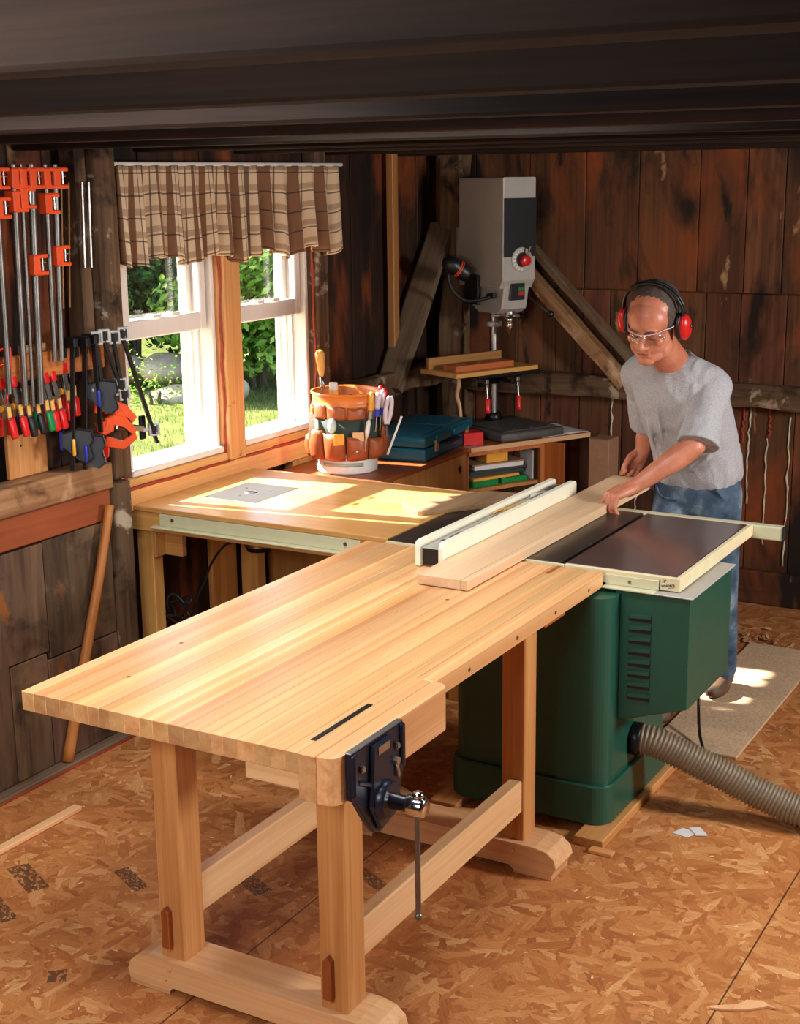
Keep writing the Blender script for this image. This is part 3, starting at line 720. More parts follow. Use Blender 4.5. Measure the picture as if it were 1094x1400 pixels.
b = B(); b.bx(-2.5, -1.245, 4.9425, 4.985, ZT-.055, ZT-.004, bev=.004); r2 = b.build('front_rail', M['creammetal'], ts)
b = B(); b.bx(-1.2445, -1.236, 4.9405, 4.987, ZT-.057, ZT-.002, bev=.004); b.build('end_cap', M['black'], r2)
b = B(); b.bx(-1.418, -1.416, 4.126, 4.128, ZT-.045, ZT-.01, bev=0); b.build('shadow_gap', M['black'], ts)
def text(body, size, mat, parent, loc, rot, name='lettering', ext=.0002, bold=0):
    c = bpy.data.curves.new(name, 'FONT'); c.body = body; c.size = size; c.extrude = ext; c.offset = bold; c.align_x = 'LEFT'; c.shear = .15
    o = bpy.data.objects.new(name, c); COL.objects.link(o); o.rotation_euler = rot; o.location = loc
    dg = bpy.context.evaluated_depsgraph_get(); dg.update()
    me = bpy.data.meshes.new_from_object(o.evaluated_get(dg)); bpy.data.objects.remove(o); bpy.data.curves.remove(c)
    me.materials.clear(); me.materials.append(mat)
    o = bpy.data.objects.new(name, me); COL.objects.link(o); o.rotation_euler = rot; o.location = Vector(loc)-wloc(parent); o.parent = parent
    WL[o.name] = Vector(loc); return o
text('1P', .014, M['ink'], ts, (-1.411, 4.1276, ZT-.019), (PI/2, math.radians(8)*0, 0), bold=.0003)
text('washers', .0135, M['ink'], ts, (-1.4115, 4.1276, ZT-.034), (PI/2, -math.radians(9), 0), bold=.0003)
b = B(); b.beam((-1.39, 4.1275, ZT-.036), (-1.367, 4.1275, ZT-.031), .0014, .0006, up=(0, 1, 0), bev=0); b.build('underline', M['ink'], ts)
# cleats under the saw
def oneb(name, label, cat, b, mat, base, group=None):
    o = b.build(name, mat); settle(o, base); return tag(o, label, cat, group)
b = B(); b.bx(-1.60, -1.50, 3.90, 4.66, 0, .031, bev=.003); oneb('wood_cleat', 'brown board under the right side of the green saw, by the hose', 'wood', b, M['benchleg'], (-1.55, 4.3, 0))
b = B(); b.bx(-2.14, -2.04, 3.92, 4.66, 0, .031, bev=.003); oneb('wood_cleat', 'brown board under the left side of the green saw', 'wood', b, M['benchleg'], (-2.09, 4.3, 0))
b = B(); b.bx(-1.535, -1.455, 3.86, 3.895, 0, .012, bev=.002); oneb('wood_scrap', 'thin scrap of wood on the floor in front of the saw base', 'wood', b, M['benchleg'], (-1.5, 3.88, 0))
b = B(); b.box((-2.30, 3.93, .016), (.28, .09, .03), rot=rotm(-.5), bev=.003); oneb('wood_scrap', 'short light board lying on the floor left of the saw base', 'wood', b, M['mapleplain'], (-2.30, 3.93, 0))
b = B(); b.box((-2.0, 3.90, .012), (.1, .06, .022), rot=rotm(.3), bev=.002); oneb('wood_scrap', 'small wood block on the floor under the saw, behind the bench foot', 'wood', b, M['benchleg'], (-2.0, 3.9, 0))

# rip fence
fz = thing('rip_fence', 'long table saw fence with two white plastic faces, lying along the cut board', 'saw fence', (-2.12, 4.44, ZT))
def face(x0, x1):
    P = [(3.885, ZT+.001), (4.995, ZT+.001), (4.995, ZT+.07), (4.99, ZT+.08), (4.975, ZT+.085), (3.905, ZT+.085), (3.89, ZT+.08), (3.885, ZT+.068)]
    b = B(); b.prism(P, (x0, 0, 0), (0, 1, 0), (0, 0, 1), x1-x0, bev=.002); b.build('fence_face', M['whiteplastic'], fz)
face(-2.170, -2.150); face(-2.084, -2.064)
b = B(); b.bx(-2.1495, -2.0845, 3.898, 4.985, ZT+.004, ZT+.062, bev=.002); tb = b.build('fence_tube', M['greymetal'], fz)
b = B(); b.bx(-2.146, -2.088, 3.8935, 3.8975, ZT+.006, ZT+.060, bev=.001); b.build('end_cap', M['black'], tb)
for (y0, y1, w) in ((4.0, 4.02, .04), (4.05, 4.14, .03), (4.2, 4.24, .02), (4.26, 4.30, .02), (4.32, 4.345, .02), (4.37, 4.42, .025)):
    b = B(); b.bx(-2.117-w/2, -2.117+w/2, y0, y1, ZT+.0622, ZT+.0628, bev=0); b.build('worn_mark', M['darkgrey'], tb)
b = B(); b.beam((-2.128, 4.50, ZT+.067), (-2.108, 4.66, ZT+.067), .012, .007, bev=.002); b.cyl((-2.129, 4.49, ZT+.067), (-2.1315, 4.47, ZT+.066), .004, .001, n=8); oneb('carpenter_pencil', 'flat orange carpenter pencil lying on top of the white saw fence', 'pencil', b, M['yellow'], (-2.118, 4.58, ZT+.0628))
b = B(); b.box((-2.118, 4.74, ZT+.0665), (.05, .09, .006), rot=rotm(.4), bev=.001); b.box((-2.10, 4.80, ZT+.0665), (.02, .1, .005), rot=rotm(-.2), bev=.001); oneb('steel_square', 'small shiny steel square on the saw fence beyond the pencil', 'square', b, M['chrome'], (-2.118, 4.74, ZT+.063))
b = B(); b.bx(-2.143, -2.090, 4.86, 4.95, ZT+.063, ZT+.068, bev=.001); b.bx(-2.14, -2.093, 4.90, 4.905, ZT+.068, ZT+.072, bev=0); oneb('steel_rule', 'grey steel rule at the far end of the saw fence', 'ruler', b, M['dullsteel'], (-2.118, 4.9, ZT+.063))
b = B(); b.beam((-2.143, 4.42, ZT+.066), (-2.138, 4.50, ZT+.066), .008, .006, bev=.001); oneb('marker_pen', 'small yellow tipped marking pen on the saw fence before the orange pencil', 'pen', b, M['amber'], (-2.14, 4.46, ZT+.063))

# board being cut
b = B(); b.bx(-2.061, -1.9075, 3.70, 5.375, ZT+.001, ZT+.033, bev=.0015, ax=1, rnd=.4); b.bx(-1.9055, -1.882, 3.70, 4.45, ZT+.001, ZT+.033, bev=.0015, ax=1, rnd=.4); b.bx(-1.9074, -1.882, 4.45, 5.375, ZT+.001, ZT+.033, bev=.001, ax=1, rnd=.4)
M['sawnboard'] = wood('sawnboard', (204, 162, 122), (228, 192, 152), .55, .02, .04, 14, [((70, 42, 24), 16, .76, .78, .3, 3)], endg=.95, bstr=.04)
oneb('maple_board', 'pale maple board being fed through the table saw under his hand', 'board', b, M['sawnboard'], (-1.97, 4.5, ZT))
M['offcut'] = wood('offcut', (116, 88, 60), (158, 126, 92), .6, .05, .05, 20, bstr=.05)
b = B(); P = [(-2.63, 4.615), (-2.615, 4.585), (-2.50, 4.498), (-2.48, 4.50), (-2.23, 4.86), (-2.29, 4.95), (-2.42, 4.93)]
b.prism(P, (0, 0, ZT+.001), (1, 0, 0), (0, 1, 0), .019, bev=.002); oneb('wood_offcut', 'thin offcut with clipped corners lying on the saw table left of the fence', 'board', b, M['offcut'], (-2.4, 4.7, ZT))

# ------------------------------------------------------------------ router table
rt = thing('router_table', 'plywood router table with a grey insert plate, standing under the windows', 'router table', (-3.02, 4.5, 0))
ZR = .866
b = B(); b.bx(-3.60, -2.425, 4.145, 4.945, ZR-.02, ZR, bev=.0025, ax=0, rnd=.5); b.build('table_top', M['ply'], rt)
b = B(); b.bx(-3.60, -2.425, 4.9455, 4.953, ZR-.03, ZR+.001, bev=.001); b.build('edge_strip', M['mapleplain'], rt)
b = B(); b.bx(-3.60, -2.425, 4.15, 4.172, ZR-.098, ZR-.0205, bev=.002, ax=0); b.build('apron', M['pine'], rt)
b = B(); b.bx(-3.60, -2.425, 4.915, 4.937, ZR-.098, ZR-.0205, bev=.002, ax=0); b.build('apron', M['pine'], rt)
for (x0, y0) in ((-3.592, 4.1725), (-2.56, 4.1725)):
    b = B(); b.bx(x0, x0+.078, y0, y0+.06, 0, ZR-.0205, bev=.003, ax=2); b.build('leg', M['pine'], rt)
for x0 in (-3.592, -2.56):
    b = B(); b.bx(x0, x0+.09, 4.855, 4.9145, 0, ZR-.0205, bev=.003, ax=2); b.build('leg', M['pine'], rt)
b = B(); b.bx(-3.53, -3.415, 4.233, 4.26, .655, ZR-.0205, bev=.002, ax=0); b.bx(-3.5135, -3.50, 4.176, 4.2325, .655, ZR-.0985, bev=.002); b.build('corner_block', M['pine'], rt)
b = B(); b.bx(-3.45, -2.54, 4.1445, 4.1495, ZR-.068, ZR-.021, bev=.001); b.bx(-3.475, -2.54, 4.112, 4.1495, ZR-.0735, ZR-.0685, bev=.001); ar = b.build('angle_rail', M['creammetal'], rt)
for xx in (-3.385, -2.6): b = B(); b.cyl((xx, 4.1442, ZR-.04), (xx, 4.140, ZR-.04), .007, n=10); b.build('rail_bolt', M['steel'], ar)
b = B(); b.bx(-3.424, -3.166, 4.387, 4.70, ZR-.004, ZR+.0012, bev=.001); ip = b.build('insert_plate', plain('router_plate', (52, 50, 48), .65, 0, var=.1, vscale=14), rt)
b = B(); b.lathe([(.016, 0), (.028, 0), (.028, .0012), (.016, .0012)], (-3.30, 4.545, ZR+.0012), (0, 0, 1), 24, caps=False); b.build('insert_ring', M['steel'], ip)
b = B(); b.cyl((-3.30, 4.545, ZR+.0011), (-3.30, 4.545, ZR+.0016), .016, n=24); b.build('bit_hole', M['black'], ip)
b = B()
for (px, py) in ((-3.41, 4.40), (-3.18, 4.40), (-3.41, 4.685), (-3.18, 4.685), (-3.36, 4.6), (-3.24, 4.6), (-3.3, 4.47)): b.cyl((px, py, ZR+.001), (px, py, ZR+.0018), .005, n=10)
b.build('plate_screws', M['black'], ip)
b = B(); b.cyl((-3.25, 4.52, .845), (-3.25, 4.52, .70), .052, n=28); b.cyl((-3.25, 4.52, .655), (-3.25, 4.52, .635), .058, .05, n=28); rm = b.build('router_motor', M['blackmetal'], rt)
b = B(); b.cyl((-3.25, 4.52, .70), (-3.25, 4.52, .655), .060, n=28); b.build('motor_band', M['steel'], rm)
# cord hanging in loops from the router
pts = [(-3.31, 4.50, .67), (-3.38, 4.48, .655), (-3.42, 4.46, .61), (-3.455, 4.45, .55), (-3.47, 4.44, .50), (-3.50, 4.42, .43), (-3.515, 4.40, .36), (-3.515, 4.38, .30)]
b = B(); b.tube(pts, .0055, n=8, sub=5)
c0 = Vector((-3.45, 4.17, .43))
lp = []
for k in range(46):
    a = k*.55; rr_ = .052+.012*math.sin(k*1.3)
    lp.append(c0+Vector((rr_*math.cos(a)*.9+.02*math.sin(k*.9)-.02, .02*math.sin(k*.7)+.08, rr_*math.sin(a)*1.0+.012*math.cos(k*.8))))
b.tube(lp, .005, n=7, sub=4)
b.tube([(-3.515, 4.38, .30), (-3.55, 4.33, .29), (-3.50, 4.29, .34), tuple(lp[0])], .005, n=7, sub=5)
b.tube([tuple(lp[-1]), (-3.50, 4.245, .34), (-3.60, 4.25, .29), (-3.63, 4.16, .30), (-3.60, 4.11, .22)], .005, n=7, sub=6)
cd = b.build('power_cord', M['cord']); settle(cd, (-3.5, 4.35, .2)); tag(cd, 'black power cord hanging in loops under the router table', 'cord')
b = B(); b.cyl((-3.425, 4.235, .455), (-3.39, 4.22, .44), .014, .012, n=12); b.build('plug', M['black'], cd)
b = B(); 
for s in (-.005, .005): b.beam((-3.39, 4.22+s, .44+s), (-3.375, 4.213+s, .434+s), .002, .006, bev=0)
b.build('prong', M['steel'], cd)

# ------------------------------------------------------------------ dust hose
hs = thing('dust_hose', 'ribbed tan dust collection hose running from the saw base across the floor', 'hose', (-1.26, 4.3, 0))
path = spline([Vector(p) for p in ((-1.528, 4.245, .252), (-1.46, 4.26, .245), (-1.36, 4.285, .205), (-1.24, 4.31, .155), (-1.10, 4.33, .098), (-.97, 4.34, .066), (-.80, 4.36, .060), (-.5, 4.42, .060), (-.1, 4.55, .060))], 40)
L = [0]
for p, q in zip(path, path[1:]): L.append(L[-1]+(q-p).length)
pts = []; rad = []; d = 0; i = 0; step = .0034
while d < L[-1]:
    while L[i+1] < d: i += 1
    t = (d-L[i])/(L[i+1]-L[i]); pts.append(path[i].lerp(path[i+1], t))
    rad.append(.0505+.0045*math.cos(d/.0135*2*PI)); d += step
b = B(); b.tube(pts, rad, n=28); b.build('hose_tube', M['hose'], hs)
b = B(); b.cyl((-1.5345, 4.2445, .2522), (-1.505, 4.249, .251), .0565, n=28, bev=.002); b.build('hose_collar', M['blackmetal'], hs)

# ------------------------------------------------------------------ floor items
b = B(); V = rpoly(-1.66, -1.335, 4.80, 6.12, .002, ()); b.prism(V, (0, 0, .0005), (1, 0, 0), (0, 1, 0), .012, bev=.002)
oneb('particle_board_panel', 'flat panel of pale particle board on the floor behind the green saw', 'board', b, M['particle'], (-1.5, 5.4, 0))
b = B(); b.tube([(-1.545, 5.0, .145), (-1.535, 4.97, .10), (-1.50, 4.88, .045), (-1.46, 4.80, .024)], .006, n=8, sub=5); oneb('metal_rod', 'thin black rod slanting down to the floor beside the saw motor cover', 'rod', b, M['blackmetal'], (-1.5, 4.9, .012))
b = B(); b.beam((-3.205, 2.66, .009), (-3.195, 3.33, .009), .035, .016, bev=.002); oneb('wood_strip', 'long thin pale wood strip on the floor at the left edge', 'wood', b, M['foot'], (-3.2, 3.0, 0))
b = B(); b.tube([(-3.483, 3.59, .02), (-3.476, 3.68, .30), (-3.468, 3.80, .66), (-3.462, 3.88, .935)], [.021, .020, .018, .0165], n=18, sub=4); oneb('wooden_pole', 'round orange brown wooden pole leaning against the left wall panels', 'pole', b, M['polewood'], (-3.483, 3.59, .018))
def chip(name, label, pts, mat, th=.003, z=.001, base=None, rz=0, cat='scrap', grp=None):
    b = B(); b.prism(pts, (0, 0, z), (1, 0, 0), (0, 1, 0), th); cx = sum(p[0] for p in pts)/len(pts); cy = sum(p[1] for p in pts)/len(pts)
    return oneb(name, label, cat, b, mat, (cx, cy, 0), grp)
chip('paper_scrap', 'grey paper scrap lying flat on the floor below the hose, the left one of two', [(-1.345, 4.12), (-1.29, 4.11), (-1.27, 4.16), (-1.325, 4.17)], M['paper'], .0015)
chip('paper_scrap', 'folded grey paper scrap on the floor below the hose, the right one of two', [(-1.305, 4.175), (-1.27, 4.135), (-1.235, 4.15), (-1.275, 4.195)], M['paper'], .004, .002)
chip('bark_strip', 'ragged curled strip of bark on the floor at the lower right', [(-.93, 3.20), (-.88, 3.215), (-.845, 3.235), (-.80, 3.275), (-.775, 3.28), (-.82, 3.295), (-.855, 3.28), (-.87, 3.25), (-.92, 3.215)], M['foot'], .006)
rg = random.Random(21)
b = B()
for _ in range(700):
    u = rg.random()
    x = -1.78+.75*u+rg.gauss(0, .05); y = 6.12-.28*u+rg.gauss(0, .09)
    if x > 1.5 or (x < -1.33 and y < 6.125): continue
    s = rg.uniform(.006, .02); Mx = Euler((rg.uniform(-.5, .5), rg.uniform(-.5, .5), rg.uniform(0, 6))).to_matrix()
    p = Vector((x, y, .006+abs(rg.gauss(0, .006))))
    b.add([p+Mx @ Vector(v) for v in ((-s, -s*.4, 0), (s, -s*.4, 0), (s, s*.4, s*.25), (-s, s*.4, s*.2))], [[0, 1, 2, 3]], rnd=rg.random())
o = b.build('wood_shavings', M['dust']); o['kind'] = 'stuff'; settle(o, (-1.4, 6.0, 0)); tag(o, 'pile of wood shavings on the floor by the back wall', 'shavings')
b = B()
for _ in range(420):
    x = rg.uniform(-3.3, -.6); y = rg.uniform(2.4, 6.5); s = rg.uniform(.003, .009); Mx = Euler((0, 0, rg.uniform(0, 6))).to_matrix(); p = Vector((x, y, .0012))
    if -1.68 < x < -1.32 and 4.78 < y < 6.15: p.z = .0137
    b.add([p+Mx @ Vector(v) for v in ((-s, -s*.3, 0), (s, -s*.3, 0), (s*.8, s*.3, .002), (-s, s*.4, .001))], [[0, 1, 2, 3]], rnd=rg.random())
o = b.build('wood_chips', M['mapleplain']); o['kind'] = 'stuff'; settle(o, (-2, 4, 0)); tag(o, 'scattered tiny pale wood chips and sawdust on the floor', 'wood chips')
# ------------------------------------------------------------------ corner cabinets
ZC = .82
U = Vector((math.cos(math.radians(61.7)), math.sin(math.radians(61.7)), 0)); D = Vector((U.y, -U.x, 0))   # along the diagonal front, and out of the corner
A = Vector((-3.05, 6.0, 0))
lc = thing('low_cabinet', 'low brown cabinet against the left wall carrying the tool bucket and teal case', 'cabinet', (-3.35, 5.5, 0))
b = B(); b.bx(-3.575, -3.04, 5.01, 5.985, ZC-.02, ZC, bev=.003, ax=1); b.build('cabinet_top', M['cabwood'], lc)
b = B(); b.bx(-3.57, -3.06, 5.03, 5.05, 0, ZC-.0205, bev=.001); b.bx(-3.57, -3.06, 5.96, 5.98, 0, ZC-.0205, bev=.001); b.bx(-3.57, -3.55, 5.05, 5.96, 0, ZC-.0205, bev=.001); b.build('carcass', M['cabtan'], lc)
b = B(); b.bx(-3.0595, -3.042, 5.02, 5.26, .06, ZC-.0205, bev=.002, ax=2); b.build('door', M['cabwood'], lc)
b = B(); b.bx(-3.0595, -3.044, 5.265, 5.965, .06, ZC-.0205, bev=.002, ax=2); dp = b.build('door', M['cabtan'], lc)
b = B()
for k in range(11):
    a = k*2.399; q = .02*math.sqrt(k/11); b.cyl((-3.0445, 5.90+q*math.cos(a), .735+q*math.sin(a)), (-3.0432, 5.90+q*math.cos(a), .735+q*math.sin(a)), random.uniform(.005, .011), n=9)
b.build('knot', M['wedge'], dp)

cc = thing('corner_cabinet', 'open fronted corner cabinet with a slanted top under the drill press', 'cabinet', (-3.1, 6.4, 0))
P = [(-3.03, 5.992), (-3.048, 6.0)]
B0 = A+U*.755
top = [(A.x, A.y), (B0.x, B0.y), (-2.76, 6.738), (-3.545, 6.738), (-3.545, 6.0)]
b = B(); b.prism(top, (0, 0, ZC-.02), (1, 0, 0), (0, 1, 0), .02, bev=.003); b.build('cabinet_top', M['cabwood'], cc)
b = B(); b.beam(A+Vector((.006, .004, ZC-.0115))+U*.01, B0+Vector((.006, .004, ZC-.0115)), .006, .024, up=(0, 0, 1), bev=.001); b.build('edge_strip', M['mapleplain'], cc)
C0 = A-D*.02+U*.46
def panel(b, p, q, z0, z1, th): b.beam(Vector((p[0], p[1], (z0+z1)/2)), Vector((q[0], q[1], (z0+z1)/2)), z1-z0, th, up=D if True else None, bev=.001)
def vpan(b, p, q, z0, z1, th, **k):
    p = Vector((p[0], p[1], 0)); q = Vector((q[0], q[1], 0)); d = (q-p).normalized(); n = Vector((-d.y, d.x, 0))
    b.prism([(0, z0), ((q-p).length, z0), ((q-p).length, z1), (0, z1)], p-n*th/2*-1, d, (0, 0, 1), th, **k)
b = B(); vpan(b, A-D*.02+U*.01, A-D*.42+U*.01, 0, ZC-.0205, .018, gax='v'); b.build('side_panel', M['cabwood'], cc)
b = B(); vpan(b, A-D*.02+U*.452, A-D*.02+U*.478, 0, ZC-.0205, .02); b.build('face_stile', M['orangewood'], cc)
b = B(); vpan(b, A-D*.018+U*.012, A-D*.018+U*.452, ZC-.046, ZC-.0205, .016); b.build('face_rail', M['orangewood'], cc)
e1 = A-D*.03+U*.479
b = B(); vpan(b, e1, (e1.x+.125, e1.y-.01), 0, ZC-.0205, .016); b.build('right_panel', M['cabwood'], cc)
b = B(); q = [A-D*.03+U*.02, A-D*.03+U*.47, A-D*.36+U*.47, A-D*.36+U*.02]
b.prism([(v.x, v.y) for v in q], (0, 0, .585), (1, 0, 0), (0, 1, 0), .018); b.build('shelf', M['cabtan'], cc)
b = B(); vpan(b, A-D*.37+U*.02, A-D*.37+U*.47, .2, ZC-.021, .01); b.build('back_panel', M['cabwood'], cc)
zs = .6035
def flat(name, label, cat, u0, u1, d0, d1, z0, z1, mat, rz=0, grp=None, extra=None):
    c = A+U*(u0+u1)/2-D*(d0+d1)/2; b = B()
    b.box((c.x, c.y, (z0+z1)/2), (u1-u0, d1-d0, z1-z0), rot=rotm(math.radians(61.7)+rz), bev=.002)
    o = b.build(name, mat); settle(o, (c.x, c.y, z0)); tag(o, label, cat, grp)
    return o
flat('green_box', 'flat green box at the bottom left of the corner cabinet shelf', 'box', .06, .22, .05, .2, zs, zs+.028, M['greenplastic'], .06)
flat('green_box', 'flat green case at the bottom right of the corner cabinet shelf', 'box', .255, .41, .06, .2, zs, zs+.026, M['greenplastic'], -.05)
flat('folder', 'orange yellow folder lying across the green boxes in the corner cabinet', 'folder', .07, .36, .06, .22, zs+.0285, zs+.043, M['amber'], .03)
flat('book', 'dark thick book above the orange folder in the corner cabinet', 'book', .06, .40, .08, .26, zs+.0435, zs+.062, M['darkgrey'], -.03)
flat('book', 'wide green covered book in the stack in the corner cabinet', 'book', .05, .41, .07, .26, zs+.0625, zs+.078, M['leatherdark'], .04)
flat('book', 'white edged book at the top of the stack in the corner cabinet', 'book', .10, .39, .07, .25, zs+.0785, zs+.102, M['paper'], -.06)
flat('book_cover', 'grey brown magazine lying on the white edged book in the cabinet', 'magazine', .085, .395, .065, .255, zs+.1025, zs+.109, M['card'], -.06)
flat('paper_sheet', 'upright white card standing against the right side inside the corner cabinet', 'paper', .435, .440, .05, .16, zs, zs+.15, M['paper'])
wbx = thing('wooden_box', 'small open orange wooden box on top of the books in the corner cabinet', 'box', tuple(A+U*.235-D*.13+Vector((0, 0, zs+.1095))))
def lbox(b, u0, u1, d0, d1, z0, z1):
    c = A+U*(u0+u1)/2-D*(d0+d1)/2; b.box((c.x, c.y, (z0+z1)/2), (u1-u0, d1-d0, z1-z0), rot=rotm(math.radians(61.7)), bev=.001)
b = B(); z = zs+.1095
lbox(b, .17, .30, .08, .088, z, z+.045); lbox(b, .17, .30, .172, .18, z, z+.045); lbox(b, .17, .178, .088, .172, z, z+.05); lbox(b, .292, .30, .088, .172, z, z+.05); lbox(b, .178, .292, .088, .172, z, z+.005)
b.build('box_body', M['amber'], wbx)
for k, (u, dd, a, L) in enumerate(((.205, .13, .3, .09), (.235, .12, -.2, .1), (.262, .14, .5, .08))):
    p = A+U*u-D*dd+Vector((0, 0, z+.05)); v = (U*math.cos(a)+D*math.sin(a))*L*.5+Vector((0, 0, .012)); b = B(); b.cyl(p-v, p+v, .006, .004, n=8); o = b.build('small_tool', M['steel']); settle(o, p-Vector((0, 0, .01)))
    tag(o, ('leftmost of the small steel tools in the orange wooden box', 'middle of the small steel tools in the orange wooden box', 'rightmost of the small steel tools in the orange wooden box')[k], 'tool', 'tools in the small wooden box')
flat('red_box', 'small red box on the left end of the corner cabinet top by the drill press', 'box', .03, .135, .05, .17, ZC, ZC+.062, M['red'], -.2)
b = B(); c = A+U*.615-D*.12
V = []; F = []
for i in range(11):
    for k in range(9):
        u = -.15+.3*i/10; d = -.11+.22*k/8; p = c+U*u-D*d
        V.append((p.x, p.y, ZC+.003+.028*max(0, math.sin((u+.05)*14))*max(0, .5+d*4)*(1 if u < .1 else .3)))
for i in range(10):
    for k in range(8): a = i*9+k; F.append([a, a+1, a+10, a+9])
b.add(V, F, None, 0, True); o = b.build('paper_sheet', M['paper']); md = o.modifiers.new('t', 'SOLIDIFY'); md.thickness = .0012; settle(o, (c.x, c.y, ZC)); tag(o, 'creased sheet of paper on the right end of the corner cabinet top', 'paper')
b = B(); c = A+U*.56-D*.30
for k in range(7): b.ell((c.x+random.uniform(-.05, .05), c.y+random.uniform(-.03, .03), ZC+.02), (.04, .03, .022), rotm(k))
o = remesh(b, .006, 3).build('rag', plain('rag', (112, 50, 48), .9, var=.2, vscale=30)); settle(o, (c.x, c.y, ZC)); tag(o, 'crumpled dark red rag behind the paper on the corner cabinet', 'rag')
bx = thing('cardboard_box', 'tall tan cardboard box standing right of the corner cabinet', 'box', (-2.6, 6.66, 0))
b = B(); b.bx(-2.665, -2.555, 6.60, 6.735, .0, .80, bev=.003, ax=2); b.build('box_body', M['card'], bx)
b = B(); b.bx(-2.665, -2.555, 6.595, 6.64, .8005, .803, bev=.0005); b.build('box_flap', M['card'], bx)

# ------------------------------------------------------------------ drill press (built facing -y, turned out of the corner)
RZ = math.radians(61.7); DP = Vector((-3.185, 6.56, ZC))
dp = thing('drill_press', 'grey drill press standing on the corner cabinet, a red knob on its speed dial', 'drill press')
def h(z): return z-ZC
b = B(); b.bx(-.22, .175, -.375, .07, 0, .045, bev=.012, seg=2)
b.bx(-.19, .145, -.35, -.05, .0455, .052, bev=.004)
for xx in (-.11, .0, .11): b.bx(xx-.012, xx+.012, -.33, -.12, .0505, .0545, bev=.001)
b.build('base', M['greyiron'], dp)
b = B(); b.cyl((0, 0, .0455), (0, 0, .09), .05, .036, n=28, bev=.004); b.build('column_collar', M['blackmetal'], dp)
b = B(); b.cyl((0, 0, .09), (0, 0, h(1.75)), .0215, n=28); b.build('column', M['steel'], dp)
b = B(); b.cyl((0, 0, h(1.355)), (0, 0, h(1.38)), .042, n=28, bev=.002); b.bx(-.012, .012, -.055, -.035, h(1.357), h(1.378), bev=.002); b.build('stop_collar', M['greymetal'], dp)
hd = B(); hd.prism([(-.215, h(1.60)), (-.215, h(2.1)), (.17, h(2.1)), (.17, h(1.56)), (-.19, h(1.56))], (-.1, 0, 0), (0, 1, 0), (0, 0, 1), .2, bev=.006)
hd.prism([(-.20, h(1.585)), (.10, h(1.585)), (.085, h(1.46)), (.03, h(1.43)), (-.13, h(1.43)), (-.175, h(1.455))], (-.078, 0, 0), (0, 1, 0), (0, 0, 1), .156, bev=.006)
head = hd.build('head', M['greymetal'], dp)
b = B(); b.bx(-.097, .1005, -.2185, -.2155, h(1.715), h(2.0), bev=.001); b.build('dial_plate', M['black'], head)
b = B(); b.lathe([(.062, 0), (.062, .006), (.058, .007)], (.012, -.2155, h(1.70)), (0, -1, 0), 32); b.build('speed_dial', M['greymetal'], head)
b = B()
for k in range(9):
    a = math.radians(100+k*21); c = Vector((.012+.047*math.cos(a), -.2232, h(1.70)+.047*math.sin(a))); b.box(c, (.014, .001, .009), rot=Matrix.Rotation(-a, 3, 'Y'), bev=0)
b.build('dial_marks', M['white'], head)
b = B(); b.cyl((.012, -.2228, h(1.70)), (.012, -.226, h(1.70)), .036, n=24); b.build('dial_hub', M['black'], head)
b = B(); b.lathe([(.026, 0), (.028, .006), (.027, .024), (.022, .028)], (.02, -.2265, h(1.697)), (0, -1, 0), 24); b.build('red_knob', M['red'], head)
b = B(); b.cyl((.02, -.24, h(1.70)), (.035, -.26, h(1.765)), .005, n=10); b.build('dial_pointer', M['steel'], head)
b = B(); b.bx(-.045, .045, -.205, -.195, h(1.50), h(1.59), bev=.003); sw = b.build('switch_box', M['black'], head)
b = B(); b.bx(.002, .032, -.209, -.2052, h(1.545), h(1.563), bev=.001); b.build('start_button', M['greenplastic'], sw)
b = B(); b.bx(.002, .032, -.210, -.2052, h(1.522), h(1.543), bev=.001); b.build('stop_button', M['red'], sw)
b = B(); b.bx(-.1165, -.1005, -.02, .10, h(1.47), h(1.62), bev=.004); b.build('motor_switch_box', M['black'], head)
b = B(); b.cyl((0, .25, h(1.62)), (0, .25, h(1.85)), .055, n=28, bev=.006); b.bx(-.05, .05, .165, .20, h(1.68), h(1.8), bev=.003); b.build('motor', M['greymetal'], head)
b = B(); b.cyl((0, -.133, h(1.44)), (0, -.133, h(1.415)), .028, n=24); b.bx(-.02, .02, -.2, -.06, h(1.415), h(1.43), bev=.003); b.cyl((-.03, -.09, h(1.415)), (-.03, -.09, h(1.56)), .006, n=10); b.bx(-.085, .0, -.10, -.08, h(1.412), h(1.424), bev=.002); b.build('quill', M['steel'], dp)
b = B(); b.lathe([(.012, 0), (.020, -.006), (.024, -.014), (.024, -.028), (.021, -.03), (.024, -.034), (.024, -.056), (.018, -.066), (.012, -.082), (.006, -.09)], (0, -.133, h(1.416)), (0, 0, 1), 24); b.build('chuck', M['chrome'], dp)
b = B(); b.cyl((.0785, -.10, h(1.51)), (.15, -.10, h(1.51)), .022, n=20, bev=.003); fh = b.build('feed_hub', M['blackmetal'], dp)
for (dy, dz) in ((-.16, -.085), (.075, .10), (.08, -.11)):
    b = B(); p = Vector((.135, -.10, h(1.51))); q = p+Vector((.03, dy, dz)); b.cyl(p, q, .005, n=10); b.build('spoke', M['steel'], fh)
    b = B(); b.ell(q, .0175, nu=16, nv=10); b.build('ball_knob', M['black'], fh)
b = B(); b.cyl((0, 0, h(1.06)), (0, 0, h(1.15)), .038, n=24, bev=.003); b.bx(-.28, .10, -.27, -.02, h(1.13), h(1.153), bev=.005); b.bx(-.03, .03, -.2, -.03, h(1.08), h(1.13), bev=.006); b.bx(.05, .2, -.09, .0, h(1.105), h(1.147), bev=.004)
b.cyl((-.04, -.01, h(1.06)), (-.11, -.02, h(1.06)), .012, n=12); b.build('iron_table', M['blackmetal'], dp)
wt = B(); rp = rotm(math.radians(6)); oc = Vector((-.20, -.17, 0))
